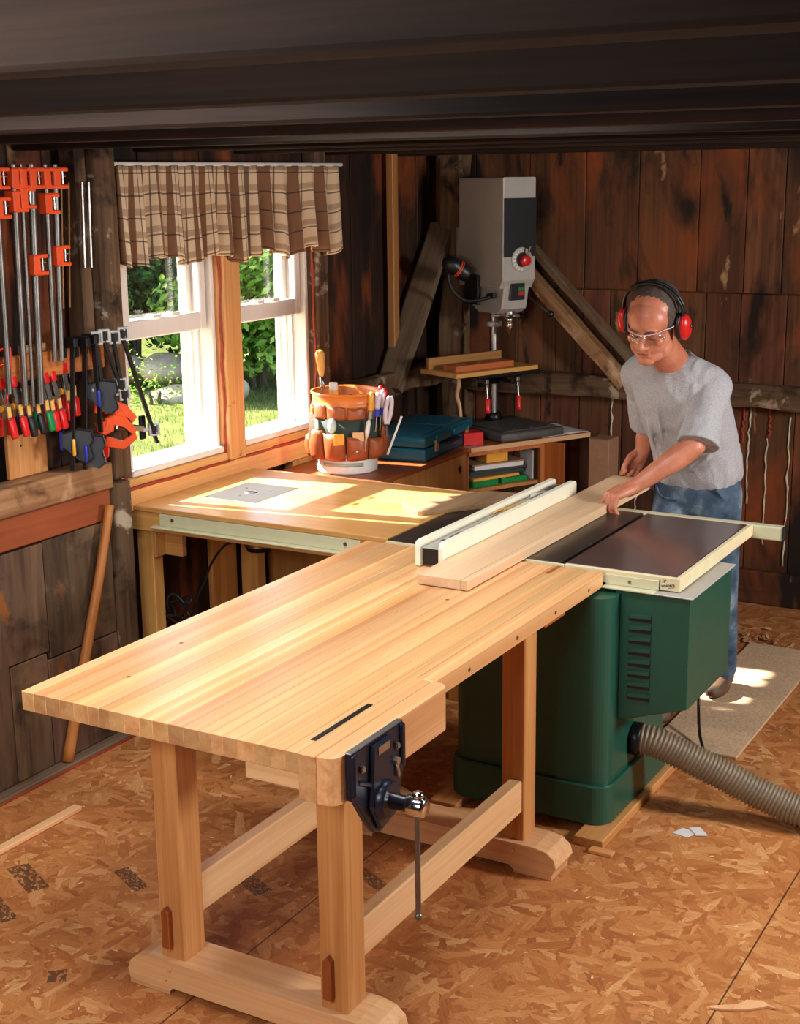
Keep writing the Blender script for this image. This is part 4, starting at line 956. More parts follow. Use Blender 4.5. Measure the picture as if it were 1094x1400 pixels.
def wbox(b, x0, x1, y0, y1, z0, z1, **k):
    c = Vector(((x0+x1)/2, (y0+y1)/2, 0)); c = rp @ c + oc; b.box((c.x, c.y, (z0+z1)/2), (x1-x0, y1-y0, z1-z0), rot=rp, bev=.002, **k)
wbox(wt, -.27, .27, -.13, .15, h(1.154), h(1.176)); wtab = wt.build('wooden_table', M['pine'], dp)
b = B(); wbox(b, -.27, .215, .085, .105, h(1.1765), h(1.235)); b.build('fence_board', M['cabtan'], dp)
dp.location = DP; dp.rotation_euler = (0, 0, RZ); bpy.context.view_layer.update()
def loose(name, label, cat, b, mat):
    o = b.build(name, mat); o.location = DP; o.rotation_euler = (0, 0, RZ); return tag(o, label, cat)
b = B(); wbox(b, -.235, .145, -.085, .015, h(1.1765), h(1.207)); wk = loose('wood_workpiece', 'reddish board with drilled holes lying on the drill press table', 'board', b, M['orangewood'])
b = B()
for x in (-.19, -.15, -.05): c = rp @ Vector((x, -.04, 0))+oc; b.cyl((c.x, c.y, h(1.2055)), (c.x, c.y, h(1.2078)), .011, n=14)
hh = b.build('hole_rim', M['mapleplain'], wk)
def uclamp(x, label):
    r = thing('bar_clamp', label, 'clamp', (0, 0, 0), 'clamps under the drill press table')
    b = B(); b.bx(x-.01, x+.01, -.285, -.20, h(1.105), h(1.129), bev=.003); b.bx(x-.008, x+.008, -.285, -.265, h(1.07), h(1.105), bev=.003); b.build('jaw', M['steel'], r)
    b = B(); b.cyl((x, -.275, h(1.115)), (x-.005, -.29, h(1.035)), .005, n=10); b.build('screw', M['steel'], r)
    b = B(); b.lathe([(.010, 0), (.014, .008), (.013, .05), (.016, .068), (.010, .074)], (x-.005, -.29, h(1.035)), (-.08, -.15, -1), 14); b.build('handle', M['red'], r)
    r.location = DP; r.rotation_euler = (0, 0, RZ)
uclamp(-.24, 'red handled clamp hanging under the drill press table, the left one of two'); uclamp(-.05, 'red handled clamp hanging under the drill press table, the right one of two')
lp = thing('gooseneck_lamp', 'black gooseneck work lamp with orange stripes clipped to the drill press', 'lamp')
b = B(); b.tube([(-.105, -.125, h(1.52)), (-.15, -.10, h(1.505)), (-.215, -.06, h(1.50)), (-.265, -.03, h(1.54)), (-.285, -.01, h(1.60)), (-.28, 0, h(1.645))], .009, n=10, sub=8); b.build('gooseneck', M['cord'], lp)
b = B(); b.cyl((-.10, -.145, h(1.522)), (-.10, -.09, h(1.518)), .014, n=12); b.build('clip', M['black'], lp)
b = B(); b.lathe([(.012, -.07), (.03, -.062), (.044, -.03), (.046, 0), (.043, .012), (.043, .03), (.046, .04), (.040, .075), (.038, .082), (.030, .083)], (-.255, -.02, h(1.668)), (.75, -.25, -.5), 26); ls = b.build('lamp_shade', M['black'], lp)
for z0 in (.0145, .024): b = B(); b.lathe([(.0435, z0), (.0455, z0+.001), (.0455, z0+.005), (.0435, z0+.006)], (-.255, -.02, h(1.668)), (.75, -.25, -.5), 26, caps=False); b.build('orange_band', M['orange'], ls)
lp.location = DP; lp.rotation_euler = (0, 0, RZ)
b = B(); b.tube([(-3.325, 6.43, 1.10), (-3.322, 6.427, 1.06), (-3.332, 6.43, 1.0), (-3.318, 6.43, .95), (-3.312, 6.43, .90), (-3.318, 6.43, .83)], [.010, .012, .011, .010, .010, .009], n=8, sub=5); oneb('pale_strap', 'pale curved strip hanging down left of the drill press column', 'strap', b, M['mapleplain'], (-3.318, 6.43, .82))

# ------------------------------------------------------------------ bucket tool organiser
BK = Vector((-3.315, 5.315, ZC)); RR = Vector((.847, .532, 0)); CC = Vector((.532, -.847, 0))
def bk(s, c, z): return BK+RR*s+CC*c+Vector((0, 0, z))
bt = thing('tool_bucket', 'bucket wrapped in a brown leather tool organiser, by the right window', 'bucket', tuple(BK))
b = B(); b.lathe([(.02, .004), (.132, .004), (.136, .0), (.138, .006), (.141, .13)], tuple(BK), n=40); lb = b.build('bucket_base', M['bucketwhite'], bt)
b = B(); n_ = 30; a0, a1 = -PI/2-.3, -PI/2+1.1
b.rings([[BK+Vector((r*math.cos(a0+(a1-a0)*k/n_), r*math.sin(a0+(a1-a0)*k/n_), z)) for (r, z) in ((.1385, .035), (.1405, .035), (.1408, .052), (.139, .052))] for k in range(n_+1)]); b.build('printed_band', plain('pale_green_print', (150, 172, 156), .5), lb)
b = B(); prof = [(.1412, .1305), (.147, .27), (.15, .275), (.15, .285), (.148, .29), (.152, .30), (.155, .302), (.155, .312), (.152, .315), (.153, .35), (.158, .352), (.158, .362), (.150, .362), (.146, .345), (.140, .12)]
b.lathe(prof, tuple(BK), n=44, caps=False); b.build('bucket_body', M['bucketorange'], bt)
b = B(); b.lathe([(.147, .10), (.156, .10), (.158, .25), (.150, .25)], tuple(BK), n=44); b.build('canvas_wrap', M['leatherdark'], bt)
ca = math.atan2(CC.y, CC.x)
def sector(b, a0, a1, rin, rout, z0, z1, bulge, tilt=0, n=10):
    R = []
    for k in range(7):
        t = k/6; z = z0+(z1-z0)*t; ring = []
        for j in range(n+1):
            u = j/n; a = a0+(a1-a0)*u; r = rout+bulge*math.sin(PI*u)**.6*(.35+.65*math.sin(PI*min(1, t*.75+.2)))+tilt*t
            ring.append(BK+Vector((r*math.cos(a), r*math.sin(a), z+.006*math.cos(u*9)*t)))
        for j in range(n, -1, -1):
            a = a0+(a1-a0)*j/n; ring.append(BK+Vector((rin*math.cos(a), rin*math.sin(a), z)))
        R.append(ring)
    b.rings(R, 0, True)
for k in range(6):
    a0 = ca-1.95+k*.64; b = B(); sector(b, a0+.02, a0+.62, .1585, .162, .070, .180+.014*((k*3) % 4-1.5), .024, .012); b.build('pocket', M['leather'], bt)
for k in range(6):
    a0 = ca-1.8+k*.6; b = B(); sector(b, a0+.02, a0+.57, .1535, .1565, .2505, .296+.009*((k*2) % 3), .008); b.build('upper_pocket', M['leather'], bt)
b = B(); b.prism([(-.012, 0), (.012, 0), (.014, .10), (.004, .12), (-.014, .115)], bk(-.155, .088, .155), RR, (0, 0, 1), .006); b.build('sunlit_flap', M['bucketwhite'], bt)  # flap coloured white to show sunlight falling on it
b = B(); c = bk(.045, .196, .115); b.lathe([(.008, 0), (.008, .004), (.004, .006)], c, CC, 14); b.build('snap', M['steel'], bt)
GT = 'tools in the bucket organiser'
def tool(name, label, cat, parts, base):
    r = thing(name, label, cat, tuple(base), GT)
    for (nm, fn, mt) in parts:
        b = B(); fn(b); b.build(nm, mt, r)
def hdl(p, d, L, r, prof=None):
    def fn(b): b.lathe([(r*.7, 0), (r, L*.12), (r*.9, L*.4), (r*1.02, L*.8), (r*.6, L)], tuple(p), tuple(d), 16)
    return fn
up = Vector((0, 0, 1))
p = bk(-.10, .05, .335); d = (up+RR*-.06+CC*.02).normalized()
tool('chisel', 'chisel with a long turned wooden handle rising from the left of the tool bucket', 'chisel', [('handle', lambda b: b.lathe([(.009, 0), (.016, .03), (.020, .08), (.022, .10), (.016, .115), (.006, .12)], tuple(p+d*.095), tuple(d), 18), M['handlewood']), ('ferrule', lambda b: b.lathe([(.008, .045), (.012, .055), (.010, .095)], tuple(p), tuple(d), 16), M['steel']), ('blade', lambda b: b.cyl(p-d*.15, p+d*.046, .005, n=10), M['dullsteel'])], p-d*.15)
p = bk(-.055, .06, .27)
tool('glue_bottle', 'white capped pale bottle standing in the tool bucket beside the chisel', 'bottle', [('bottle', lambda b: b.cyl(p, p+up*.10, .021, n=18), M['amber']), ('cap', lambda b: b.cyl(p+up*.1005, p+up*.135, .0205, .019, n=18, bev=.003), M['bucketwhite'])], p)
for (s, c, z, L, r, m1, m2, lab) in ((.105, .118, .27, .085, .0145, 'amber', 'steel', 'amber handled screwdriver in the right upper pocket of the tool bucket'), (.135, .095, .275, .075, .0155, 'paleblue', 'blue', 'clear handled screwdriver with a dark blue collar, in the tool bucket'), (.155, .065, .275, .08, .0155, 'paleblue', 'blue', 'second clear handled screwdriver behind the first, beside the red handles'), (.165, .035, .28, .08, .015, 'red', 'steel', 'red handled screwdriver at the right rim of the tool bucket'), (.150, .02, .30, .07, .014, 'red', 'steel', 'shorter red handled screwdriver behind the other at the bucket rim')):
    p = bk(s, c, z); d = (up+RR*.08).normalized()
    tool('screwdriver', lab, 'screwdriver', [('handle', hdl(p+d*.012, d, L, r), M[m1]), ('collar', (lambda p, d, r: lambda b: b.cyl(p-d*.02, p+d*.0115, r*1.05, n=14))(p, d, r), M[m2]), ('shank', (lambda p, d: lambda b: b.cyl(p-d*.09, p-d*.021, .004, n=8))(p, d), M['steel'])], p-d*.09)
p = bk(.178, .10, .22)
def arcs(sgn):
    def fn(b):
        pts = [p+RR*(sgn*.004)+up*0, p+RR*(sgn*.012+.006)+up*.05, p+RR*(sgn*.010+.014)+up*.10, p+RR*(sgn*.004+.018)+up*.125]
        b.tube(pts, [.009, .011, .010, .007], n=8, sub=5)
    return fn
tool('pliers', 'pliers with pale pink handles standing in the right pocket of the tool bucket', 'pliers', [('handle', arcs(-1), M['paleblue']), ('handle', arcs(1), M['paleblue']), ('head', lambda b: b.box(p-up*.03+RR*-.002, (.02, .01, .055), rot=rotm(ca), bev=.003), M['dullsteel'])], p-up*.06)
p = bk(.215, .10, .175); d = (up+RR*.38).normalized()
tool('folding_rule', 'white wooden rule tilting out of the rightmost pocket of the bucket', 'ruler', [('rule', lambda b: b.beam(p-d*.10, p+d*.085, .010, .004, up=CC, bev=.001), M['bucketwhite'])], p-d*.05)
p = bk(.085, .168, .17); d = (up+RR*.16).normalized()
tool('marking_knife', 'pale wooden handled knife standing in a front pocket of the bucket', 'knife', [('handle', lambda b: b.lathe([(.006, 0), (.011, .03), (.010, .07), (.003, .085)], tuple(p), tuple(d), 12), M['bucketwhite']), ('blade', lambda b: b.beam(p-d*.06, p, .008, .002, up=CC, bev=0), M['steel'])], p-d*.06)
p = bk(-.035, .185, .168); tool('note_pad', 'pale yellow folded paper sticking out of the front left bucket pocket', 'paper', [('sheet', lambda b: b.box(p, (.004, .045, .05), rot=rotm(ca+.2), bev=.001), M['amber'])], p-up*.03)
p = bk(-.065, .150, .225); tool('chalk_line', 'pale green plastic bag of hardware bulging from an upper bucket pocket', 'bag', [('bag', lambda b: b.ell(p, (.03, .02, .035), rotm(ca)), plain('hardware_bag', (190, 206, 192), .4, var=.15))], p-up*.035)
p = bk(.05, .172, .178); tool('wood_block', 'small square of wood showing above a front bucket pocket', 'wood', [('block', lambda b: b.box(p, (.012, .05, .04), rot=rotm(ca), bev=.002), M['mapleplain'])], p-up*.02)

# ------------------------------------------------------------------ teal tool case and papers
tc = thing('tool_case', 'teal plastic tool case with tan latches lying on the low cabinet', 'tool case', (-3.255, 5.88, ZC))
rz = math.radians(6)
def tb(x0, x1, y0, y1, z0, z1, b, bev=.012, seg=3):
    c = rotm(rz) @ Vector(((x0+x1)/2, (y0+y1)/2, 0))+Vector((-3.255, 5.88, 0)); b.box((c.x, c.y, (z0+z1)/2), (x1-x0, y1-y0, z1-z0), rot=rotm(rz), bev=bev, seg=seg)
b = B(); tb(-.165, .165, -.31, .31, ZC, ZC+.062, b); b.build('case_bottom', M['teal'], tc)
b = B(); tb(-.165, .165, -.31, .31, ZC+.065, ZC+.118, b, .016); tb(.165, .178, -.20, -.02, ZC+.075, ZC+.11, b, .005); tb(.165, .178, .02, .2, ZC+.075, ZC+.11, b, .005); tl = b.build('case_lid', M['teal'], tc)
b = B(); tb(-.13, .13, -.27, -.03, ZC+.1185, ZC+.122, b, .001, 1); tb(-.13, .13, .03, .27, ZC+.1185, ZC+.122, b, .001, 1); b.build('lid_panels', M['teal'], tl)
b = B(); tb(.1655, .19, -.075, .075, ZC+.05, ZC+.064, b, .005); b.build('handle', M['black'], tc)
for y in (-.19, .2): b = B(); tb(.1655, .175, y-.018, y+.018, ZC+.035, ZC+.09, b, .003, 1); b.build('latch', M['card'], tc)
b = B()
for k in range(4): b.box((-3.42, 5.60, ZC+.125+.008*k), (.10, .15, .007), rot=rotm(.5+.1*k), bev=.001)
b.box((-3.42, 5.60, ZC+.06), (.09, .14, .118), rot=rotm(.5), bev=.002)
M['papers'] = M['paper']
oneb('paper_stack', 'stack of grey pamphlets behind the tool bucket, left of the teal case', 'papers', b, M['paper'], (-3.42, 5.6, ZC))
# ------------------------------------------------------------------ clamp rack on the left wall
b = B(); b.bx(-3.515, -3.487, -.8, 3.93, 1.44, 1.53, bev=.004, ax=1); o = b.build('rack_board', M['orangewood']); settle(o, (-3.5, 2.5, 1.44)); tag(o, 'orange brown horizontal board on the left wall that the spring clamps hang on', 'rack')
b = B(); b.bx(-3.600, -3.58, 3.51, 3.70, 1.086, 1.43, bev=.003, ax=2); rb_ = b
b.build; o = rb_.build('upright_board', M['benchleg']); settle(o, (-3.59, 3.6, 1.086)); tag(o, 'pale upright board below the row of spring clamps', 'board')
b = B()
for z in (1.2, 1.26): b.cyl((-3.581, 3.57, z), (-3.578, 3.57, z), .004, n=8)
b.build('nail_hole', M['black'], o)
b = B(); b.bx(-3.51, -3.492, 3.52, 3.64, 1.5305, 1.56, bev=.003); o = b.build('wood_scrap', M['beamw']); settle(o, (-3.5, 3.58, 1.5305)); tag(o, 'short grey board end above the orange clamp rack', 'wood')
for (y, lab) in ((3.60, 'dark orange'), (3.83, 'narrow')):
    pass
# long pipe clamps
def pipe_clamp(y, zb, zj, r, jaw, label, x=-3.462, lean=0):
    q = 3.462/3.52; y *= q; zb = 2.1-(2.1-zb)*q; zj = 2.1-(2.1-zj)*q
    t = thing('pipe_clamp', label, 'clamp', (x, y, zb), 'pipe clamps on the left wall')
    b = B(); b.cyl((x, y, zb), (x, y+lean, 2.16), r, n=16); b.build('pipe', M['dullsteel'], t)
    def block(z, name):
        yy = y+lean*(z-zb)/(2.16-zb)
        b = B(); b.bx(x-.028, x+.020, yy-.020, yy+.012, z-.035, z+.035, bev=.005); b.bx(x-.005, x+.018, yy+.0, yy+.05, z+.022, z+.035, bev=.003); b.bx(x-.005, x+.018, yy+.0, yy+.05, z-.035, z-.022, bev=.003)
        q = b.build(name, M['orange'], t)
        b = B(); b.cyl((x+.006, yy+.03, z-.02), (x+.006, yy+.03, z+.022), .0045, n=10); b.cyl((x+.006, yy+.018, z+.008), (x+.006, yy+.045, z+.008), .004, n=8); b.build('screw', M['steel'], q)
    block(zj, 'sliding_jaw'); block(2.115, 'fixed_jaw')
PC = ((3.475, 1.40, 2.02, .010, 'dull grey pipe clamp at the far left edge of the clamp row', .012), (3.548, 1.35, 2.04, .011, 'grey pipe clamp second from the left, ending behind the spring clamps', .02),
      (3.585, 1.34, 2.05, .0065, 'thin bright pipe clamp between two thicker grey ones, hanging low', .02), (3.622, 1.345, 1.825, .013, 'thick pipe clamp with the lower of the two orange jaws', .03),
      (3.705, 1.485, 2.03, .009, 'shorter pipe clamp just left of the one with the upper orange jaw', .015), (3.738, 1.485, 1.85, .011, 'pipe clamp with the upper of the two orange jaws', .03))
for (y, zb, zj, r, lab, ln) in PC: pipe_clamp(y, zb, zj, r, None, lab, lean=ln)
for (y, zb, dy, lab) in ((3.782, 1.665, .03, 'thin brown rod hanging right of the pipe clamps, the left one of two'), (3.815, 1.665, .035, 'thin brown rod hanging right of the pipe clamps, the right one of two')):
    b = B(); b.cyl((-3.535, y, zb), (-3.535, y+dy, 2.1), .0035, n=8); oneb('wood_dowel', lab, 'rod', b, M['beamw'], (-3.535, y, zb), 'thin rods on the left wall')
for (y, lab) in ((3.895, 'short bright rod end by the bark edged post, the left one of two'), (3.93, 'short bright rod end by the bark edged post, the right one of two')):
    b = B(); b.cyl((-3.525, y, 1.80), (-3.525, y+.012, 2.1), .0055, n=10); oneb('steel_rod', lab, 'rod', b, M['steel'], (-3.525, y, 1.80), 'steel rods by the post')
# spring clamps
def spring_clamp(y, z, tip, handle, label, x=-3.50, tilt=0, s=1.0):
    t = thing('spring_clamp', label, 'clamp', (0, 0, 0), 'spring clamps on the rack')
    for sg in (-1, 1):
        b = B()
        for (za, zb, xa, xb) in ((.055, .0, .006, .016), (.0, -.045, .016, .022)):
            b.beam((sg*xb, 0, zb), (sg*xa, 0, za), .018, .0025, up=(1, 0, 0), bev=.0008)
        b.build('arm', M['dullsteel'], t)
        b = B(); b.box((sg*.0065, 0, .062), (.012, .0215, .034), rot=Matrix.Rotation(sg*-.12, 3, 'Y'), bev=.003, seg=2); b.build('tip', M[tip], t)
        b = B(); b.box((sg*.027, 0, -.068), (.013, .0235, .058), rot=Matrix.Rotation(sg*-.12, 3, 'Y'), bev=.005, seg=2); b.build('grip', M[handle], t)
    b = B(); b.cyl((0, -.012, -.01), (0, .012, -.01), .0095, n=14); b.build('spring', M['amber'], t)
    b = B(); b.box((.0205, 0, -.02), (.004, .014, .03), bev=.001); b.build('brass_plate', M['handlewood'], t)
    t.location = (x, y, z); t.rotation_euler = (tilt, 0, 0); t.scale = (s, s, s)
SP = ((3.398, 1.392, 'red', 'red', 'red spring clamp at the far left end of the clamp row'), (3.452, 1.392, 'red', 'red', 'red tipped spring clamp left of the two black ones'), (3.49, 1.385, 'black', 'black', 'black spring clamp, the left one of the two black ones'),
      (3.535, 1.388, 'black', 'black', 'black spring clamp, the right one of the two black ones, beside the green one'), (3.577, 1.39, 'greenplastic', 'greenplastic', 'green spring clamp, the only green one'), (3.604, 1.386, 'red', 'red', 'red spring clamp directly right of the green one'), (3.64, 1.388, 'red', 'red', 'red spring clamp standing alone right of the green one'))
for k, (y, z, tp, hn, lab) in enumerate(SP): spring_clamp(y*3.5/3.475, z-.02, tp, hn, lab, x=-3.5, tilt=.09, s=1.2)
spring_clamp(3.715, 1.39, 'red', 'red', 'red spring clamp hung higher, left one of the overlapping pair', x=-3.5, tilt=-.05, s=1.2); spring_clamp(3.747, 1.403, 'red', 'red', 'red spring clamp hung highest, right one of the overlapping pair', x=-3.5, tilt=-.05, s=1.2)
# quick clamps on dark bars
def grip_body(b, c, R, w=.024, s=1):
    P = [(-.05, .035), (.005, .05), (.05, .042), (.058, .01), (.045, -.008), (.055, -.055), (.03, -.075), (-.002, -.06), (-.03, -.03), (-.055, -.01)]
    b.prism([(a*s, q*s) for a, q in P], Vector(c)-R @ Vector((0, w/2, 0)), R @ Vector((1, 0, 0)), R @ Vector((0, 0, 1)), -w, bev=.005)
def quick_clamp(y, zt, zb, zg, pad, label, x=-3.45, lean=0):
    t = thing('quick_clamp', label, 'clamp', (x, y, zb), 'black bar clamps by the window post')
    b = B(); b.beam((x, y-lean, zb), (x, y, zt), .007, .02, up=(1, 0, 0), bev=.001); b.build('bar', M['black'], t)
    b = B(); b.bx(x-.05, x+.02, y-.012, y+.012, zt-.022, zt+.015, bev=.005); b.bx(x-.055, x-.035, y-.011, y+.011, zt-.06, zt-.01, bev=.004); b.build('fixed_jaw', M['black'], t)
    f = lambda z: y-lean*(zt-z)/(zt-zb)
    R = rotm(math.radians(38))
    b = B(); grip_body(b, (x+.005, f(zg)+.02, zg), R, .028, 1.0); g = b.build('body', M['darkgrey'], t)
    b = B(); b.bx(x-.055, x-.04, f(zg)-.012, f(zg)+.012, zg-.03, zg+.04, bev=.004); b.build('jaw_pad', M['blue'], g)
    b = B(); b.box((x+.03, f(zg)-.028, zg-.01), (.012, .020, .062), rot=R, bev=.006, seg=2); b.build('trigger', M[pad], g)
quick_clamp(3.725, 1.555, 1.10, 1.20, 'yellow', 'black bar clamp with yellow and blue pads, beside the red spring clamp pair', lean=.04)
quick_clamp(3.765, 1.555, 1.10, 1.175, 'blue', 'black bar clamp with a dark grip, second from the red clamp pair', x=-3.43, lean=.04)
quick_clamp(3.81, 1.56, 1.22, 1.36, 'blue', 'black bar clamp with raised grip, left of the orange clamps', x=-3.43, lean=-.01)
M['silver'] = plain('silver_paint', (196, 194, 190), .3, .3, var=.1)
def buckle(b, c, R, w=.034, h=.04, th=.008):
    for (dx, dz, sx, sz) in ((-w/2, 0, th, h), (w/2, 0, th, h), (0, h/2, w+th, th), (0, -h/2, w+th, th)):
        b.box(Vector(c)+R @ Vector((dx, 0, dz)), (sx, .022, sz), rot=R, bev=.0015)
def frame_clamp(p0, p1, sl, label, orange=None):
    """flat black bar, silver framed heads, optional orange handle"""
    p0 = Vector(p0); p1 = Vector(p1); t = thing('bar_clamp', label, 'clamp', tuple(p1), 'orange handled bar clamps by the window post')
    d = (p1-p0).normalized(); R = rotm(math.radians(58))
    b = B(); b.beam(p0, p1, .012, .030, up=(.8, -.6, 0), bev=.001); b.build('bar', M['black'], t)
    for k, z in enumerate((0.02, sl)):
        c = p0.lerp(p1, z)
        b = B(); buckle(b, c+R @ Vector((.004, -.002, 0)), R); b.box(c+R @ Vector((-.025, 0, 0)), (.03, .016, .014), rot=R, bev=.003); q = b.build('head' if k == 0 else 'sliding_head', M['silver'], t)
        b = B(); b.box(c+R @ Vector((.004, -.002, 0)), (.018, .017, .022), rot=R, bev=.002); b.build('head_core', M['black'], q)
    if orange:
        c = p0.lerp(p1, sl)+Vector(orange)
        b = B(); P = [(-.055, .02), (-.02, .035), (.02, .02), (.06, -.03), (.045, -.05), (.015, -.02), (-.03, -.005), (-.06, -.01)]
        b.prism(P, c, R @ Vector((1, 0, 0)), (0, 0, 1), .022, bev=.004); b.build('orange_handle', M['orange'], t)
frame_clamp((-3.435, 3.825, 1.565), (-3.425, 3.845, 1.30), .72, 'silver headed bar clamp, leftmost of the four by the window', (-.0, .03, -.075))
frame_clamp((-3.425, 3.85, 1.57), (-3.405, 3.93, 1.33), .78, 'silver headed bar clamp slanting right, second of the four by the window', (.0, -.01, -.09))
frame_clamp((-3.415, 3.895, 1.565), (-3.40, 3.95, 1.17), .55, 'bar clamp with a raised silver head, third of the four by the window', (-.0, -.03, -.10))
frame_clamp((-3.405, 3.93, 1.575), (-3.385, 4.075, 1.145), .88, 'long black bar clamp slanting across the window edge, rightmost of the four', None)
t = thing('pistol_clamp', 'orange pistol grip clamp with a silver jaw hanging low across the window edge', 'clamp', (-3.42, 3.9, 1.15))
R = rotm(math.radians(38))
b = B(); b.prism([(-.035, .035), (.0, .045), (.025, .03), (.02, .005), (-.01, -.01), (-.04, .005)], (-3.43, 3.86, 1.215), R @ Vector((1, 0, 0)), (0, 0, 1), .024, bev=.004); b.build('body', M['orange'], t)
b = B(); b.prism([(-.01, .0), (.05, -.02), (.095, .01), (.10, -.012), (.05, -.05), (-.02, -.035)], (-3.428, 3.862, 1.20), R @ Vector((1, 0, 0)), (0, 0, 1), .02, bev=.004); b.build('handle', M['orange'], t)
b = B(); b.prism([(-.03, .0), (.0, -.02), (-.005, -.075), (-.03, -.095), (-.045, -.08), (-.035, -.04)], (-3.428, 3.862, 1.20), R @ Vector((1, 0, 0)), (0, 0, 1), .018, bev=.004); b.build('trigger', M['red'], t)
b = B(); b.beam((-3.42, 3.89, 1.232), (-3.40, 4.02, 1.205), .014, .022, bev=.003); b.bx(-3.416, -3.4, 3.935, 3.965, 1.205, 1.245, bev=.003); b.build('jaw', M['steel'], t)
b = B(); b.bx(-3.425, -3.41, 4.02, 4.05, 1.16, 1.25, bev=.004); b.build('jaw_tip', M['black'], t)
t = thing('red_clamp', 'open red wire framed clamp at the very left edge above the spring clamps', 'clamp', (-3.47, 3.42, 1.42))
b = B()
b.tube([(-3.47, 3.43, 1.565), (-3.47, 3.445, 1.56), (-3.47, 3.435, 1.48), (-3.47, 3.41, 1.38)], .004, n=8, sub=4); b.tube([(-3.47, 3.43, 1.565), (-3.47, 3.385, 1.55), (-3.47, 3.38, 1.45)], .004, n=8, sub=4); b.tube([(-3.47, 3.385, 1.51), (-3.47, 3.44, 1.515)], .003, n=8); b.build('wire_frame', M['red'], t)
# ------------------------------------------------------------------ the woodworker
man = thing('person', 'man in grey t-shirt, jeans and red ear muffs pushing a board through the saw', 'person', (-1.68, 5.3, 0))
def skinmat():
    t = NT('skin'); o = t.obj(); n1 = t.noise(o, 14, 4); n2 = t.noise(o, 120, 3)
    c = t.ramp(n1, [(.3, lin(176, 100, 72)), (.7, lin(206, 134, 104))])
    t.bsdf(c, .42, 0, .45, bump=n2, bstr=.12, Subsurface_Weight=.08, Subsurface_Scale=.02); return t.m
SKIN = skinmat()
HAIR = plain('short_hair', (74, 58, 48), .75, var=.6, vscale=220, bstr=.5)
def shirtm():
    t = NT('grey_cotton'); o = t.obj(); n1 = t.noise(o, 320, 3); n2 = t.noise(t.mapping(o, (7, 7, 3.2)), 1.0, 3, .5, 1.2)
    c = t.ramp(n1, [(.3, lin(148, 144, 146)), (.7, lin(190, 186, 186))])
    t.bsdf(c, .9, 0, .15, bump=n2, bstr=.5, bdist=.03); return t.m
def jeansm():
    t = NT('denim'); o = t.obj(); n1 = t.noise(o, 6, 5, .65); n2 = t.noise(t.mapping(o, (1, 1, .2)), 500, 2)
    c = t.ramp(n1, [(.32, lin(40, 52, 68)), (.52, lin(82, 100, 118)), (.68, lin(144, 158, 168))])
    t.bsdf(c, .85, 0, .2, bump=n1, bstr=.5, bdist=.01); return t.m
V_ = Vector
# ---- head frame: faces -y, bowed forward
HC_ = V_((-1.795, 5.055, 1.565)); HS = 1.10
HR = Euler((math.radians(24), math.radians(4), math.radians(-2)), 'XYZ').to_matrix()
HX = 1.12
def hp(x, y, z): return HC_ + HR @ (V_((x*HX, y, z))*HS)
def hell(b, c, r, rot=None, **k): b.ell(hp(*c), V_((r[0]*HX, r[1], r[2]))*HS, HR @ (rot if rot is not None else Matrix.Identity(3)), **k)
bd = B()
hell(bd, (0, .018, .045), (.073, .094, .083), nu=32, nv=20)      # cranium
hell(bd, (0, -.030, .035), (.064, .066, .068), nu=28, nv=18)     # forehead
hell(bd, (0, -.028, -.040), (.062, .066, .072), nu=28, nv=18)    # face
hell(bd, (0, -.040, -.088), (.050, .049, .036), nu=24, nv=14)    # jaw
hell(bd, (0, -.077, -.105), (.026, .018, .018))                  # chin
for s in (-1, 1):
    hell(bd, (s*.036, -.066, -.028), (.022, .020, .020))          # cheekbones
    hell(bd, (s*.048, -.018, -.078), (.019, .038, .038))          # jaw corners
    hell(bd, (s*.028, -.085, .014), (.023, .011, .009), Matrix.Rotation(s*.18, 3, 'Y'))   # brow ridge
    hell(bd, (s*.029, -.0775, -.006), (.0155, .0125, .0115))      # eyelids, looking down
    hell(bd, (s*.012, -.099, -.043), (.0085, .010, .0075))        # nostrils
    hell(bd, (s*.072, .012, -.012), (.010, .022, .032))           # ears
pts = [hp(0, -.087, .012), hp(0, -.097, -.012), hp(0, -.113, -.036), hp(0, -.105, -.049)]
bd.caps(pts, [.0085*HS, .0095*HS, .0125*HS, .009*HS])
hell(bd, (0, -.092, -.0655), (.022, .0075, .0048)); hell(bd, (0, -.089, -.078), (.019, .0085, .0058)); hell(bd, (0, -.084, -.058), (.026, .012, .012))
# neck and trunk
NB = V_((-1.765, 5.215, 1.395))
bd.caps([hp(0, .030, -.04), hp(0, .025, -.09), NB, NB+V_((0, .03, -.08))], [.064, .065, .066, .07], n=22)
SL = V_((-1.612, 5.235, 1.315)); SRt = V_((-1.94, 5.32, 1.335))
HIP = V_((-1.715, 5.42, .90))
bd.caps([SL, V_((-1.77, 5.25, 1.345)), SRt], [.055, .070, .055], n=20)
bd.ell((-1.755, 5.29, 1.20), (.135, .085, .17), rotm(-.25), nu=28, nv=18); bd.ell((-1.73, 5.37, 1.0), (.125, .085, .15), rotm(-.2), nu=28, nv=18); bd.ell(HIP, (.135, .095, .09), rotm(-.15), nu=28, nv=18)
# left arm, reaching down to the board
EL = V_((-1.625, 5.075, 1.105)); WR = V_((-1.813, 4.955, .955))
bd.caps([SL, SL.lerp(EL, .5), EL], [.054, .050, .043], n=18)
bd.caps([EL, EL.lerp(WR, .3), EL.lerp(WR, .7), WR], [.043, .047, .037, .029], n=18)
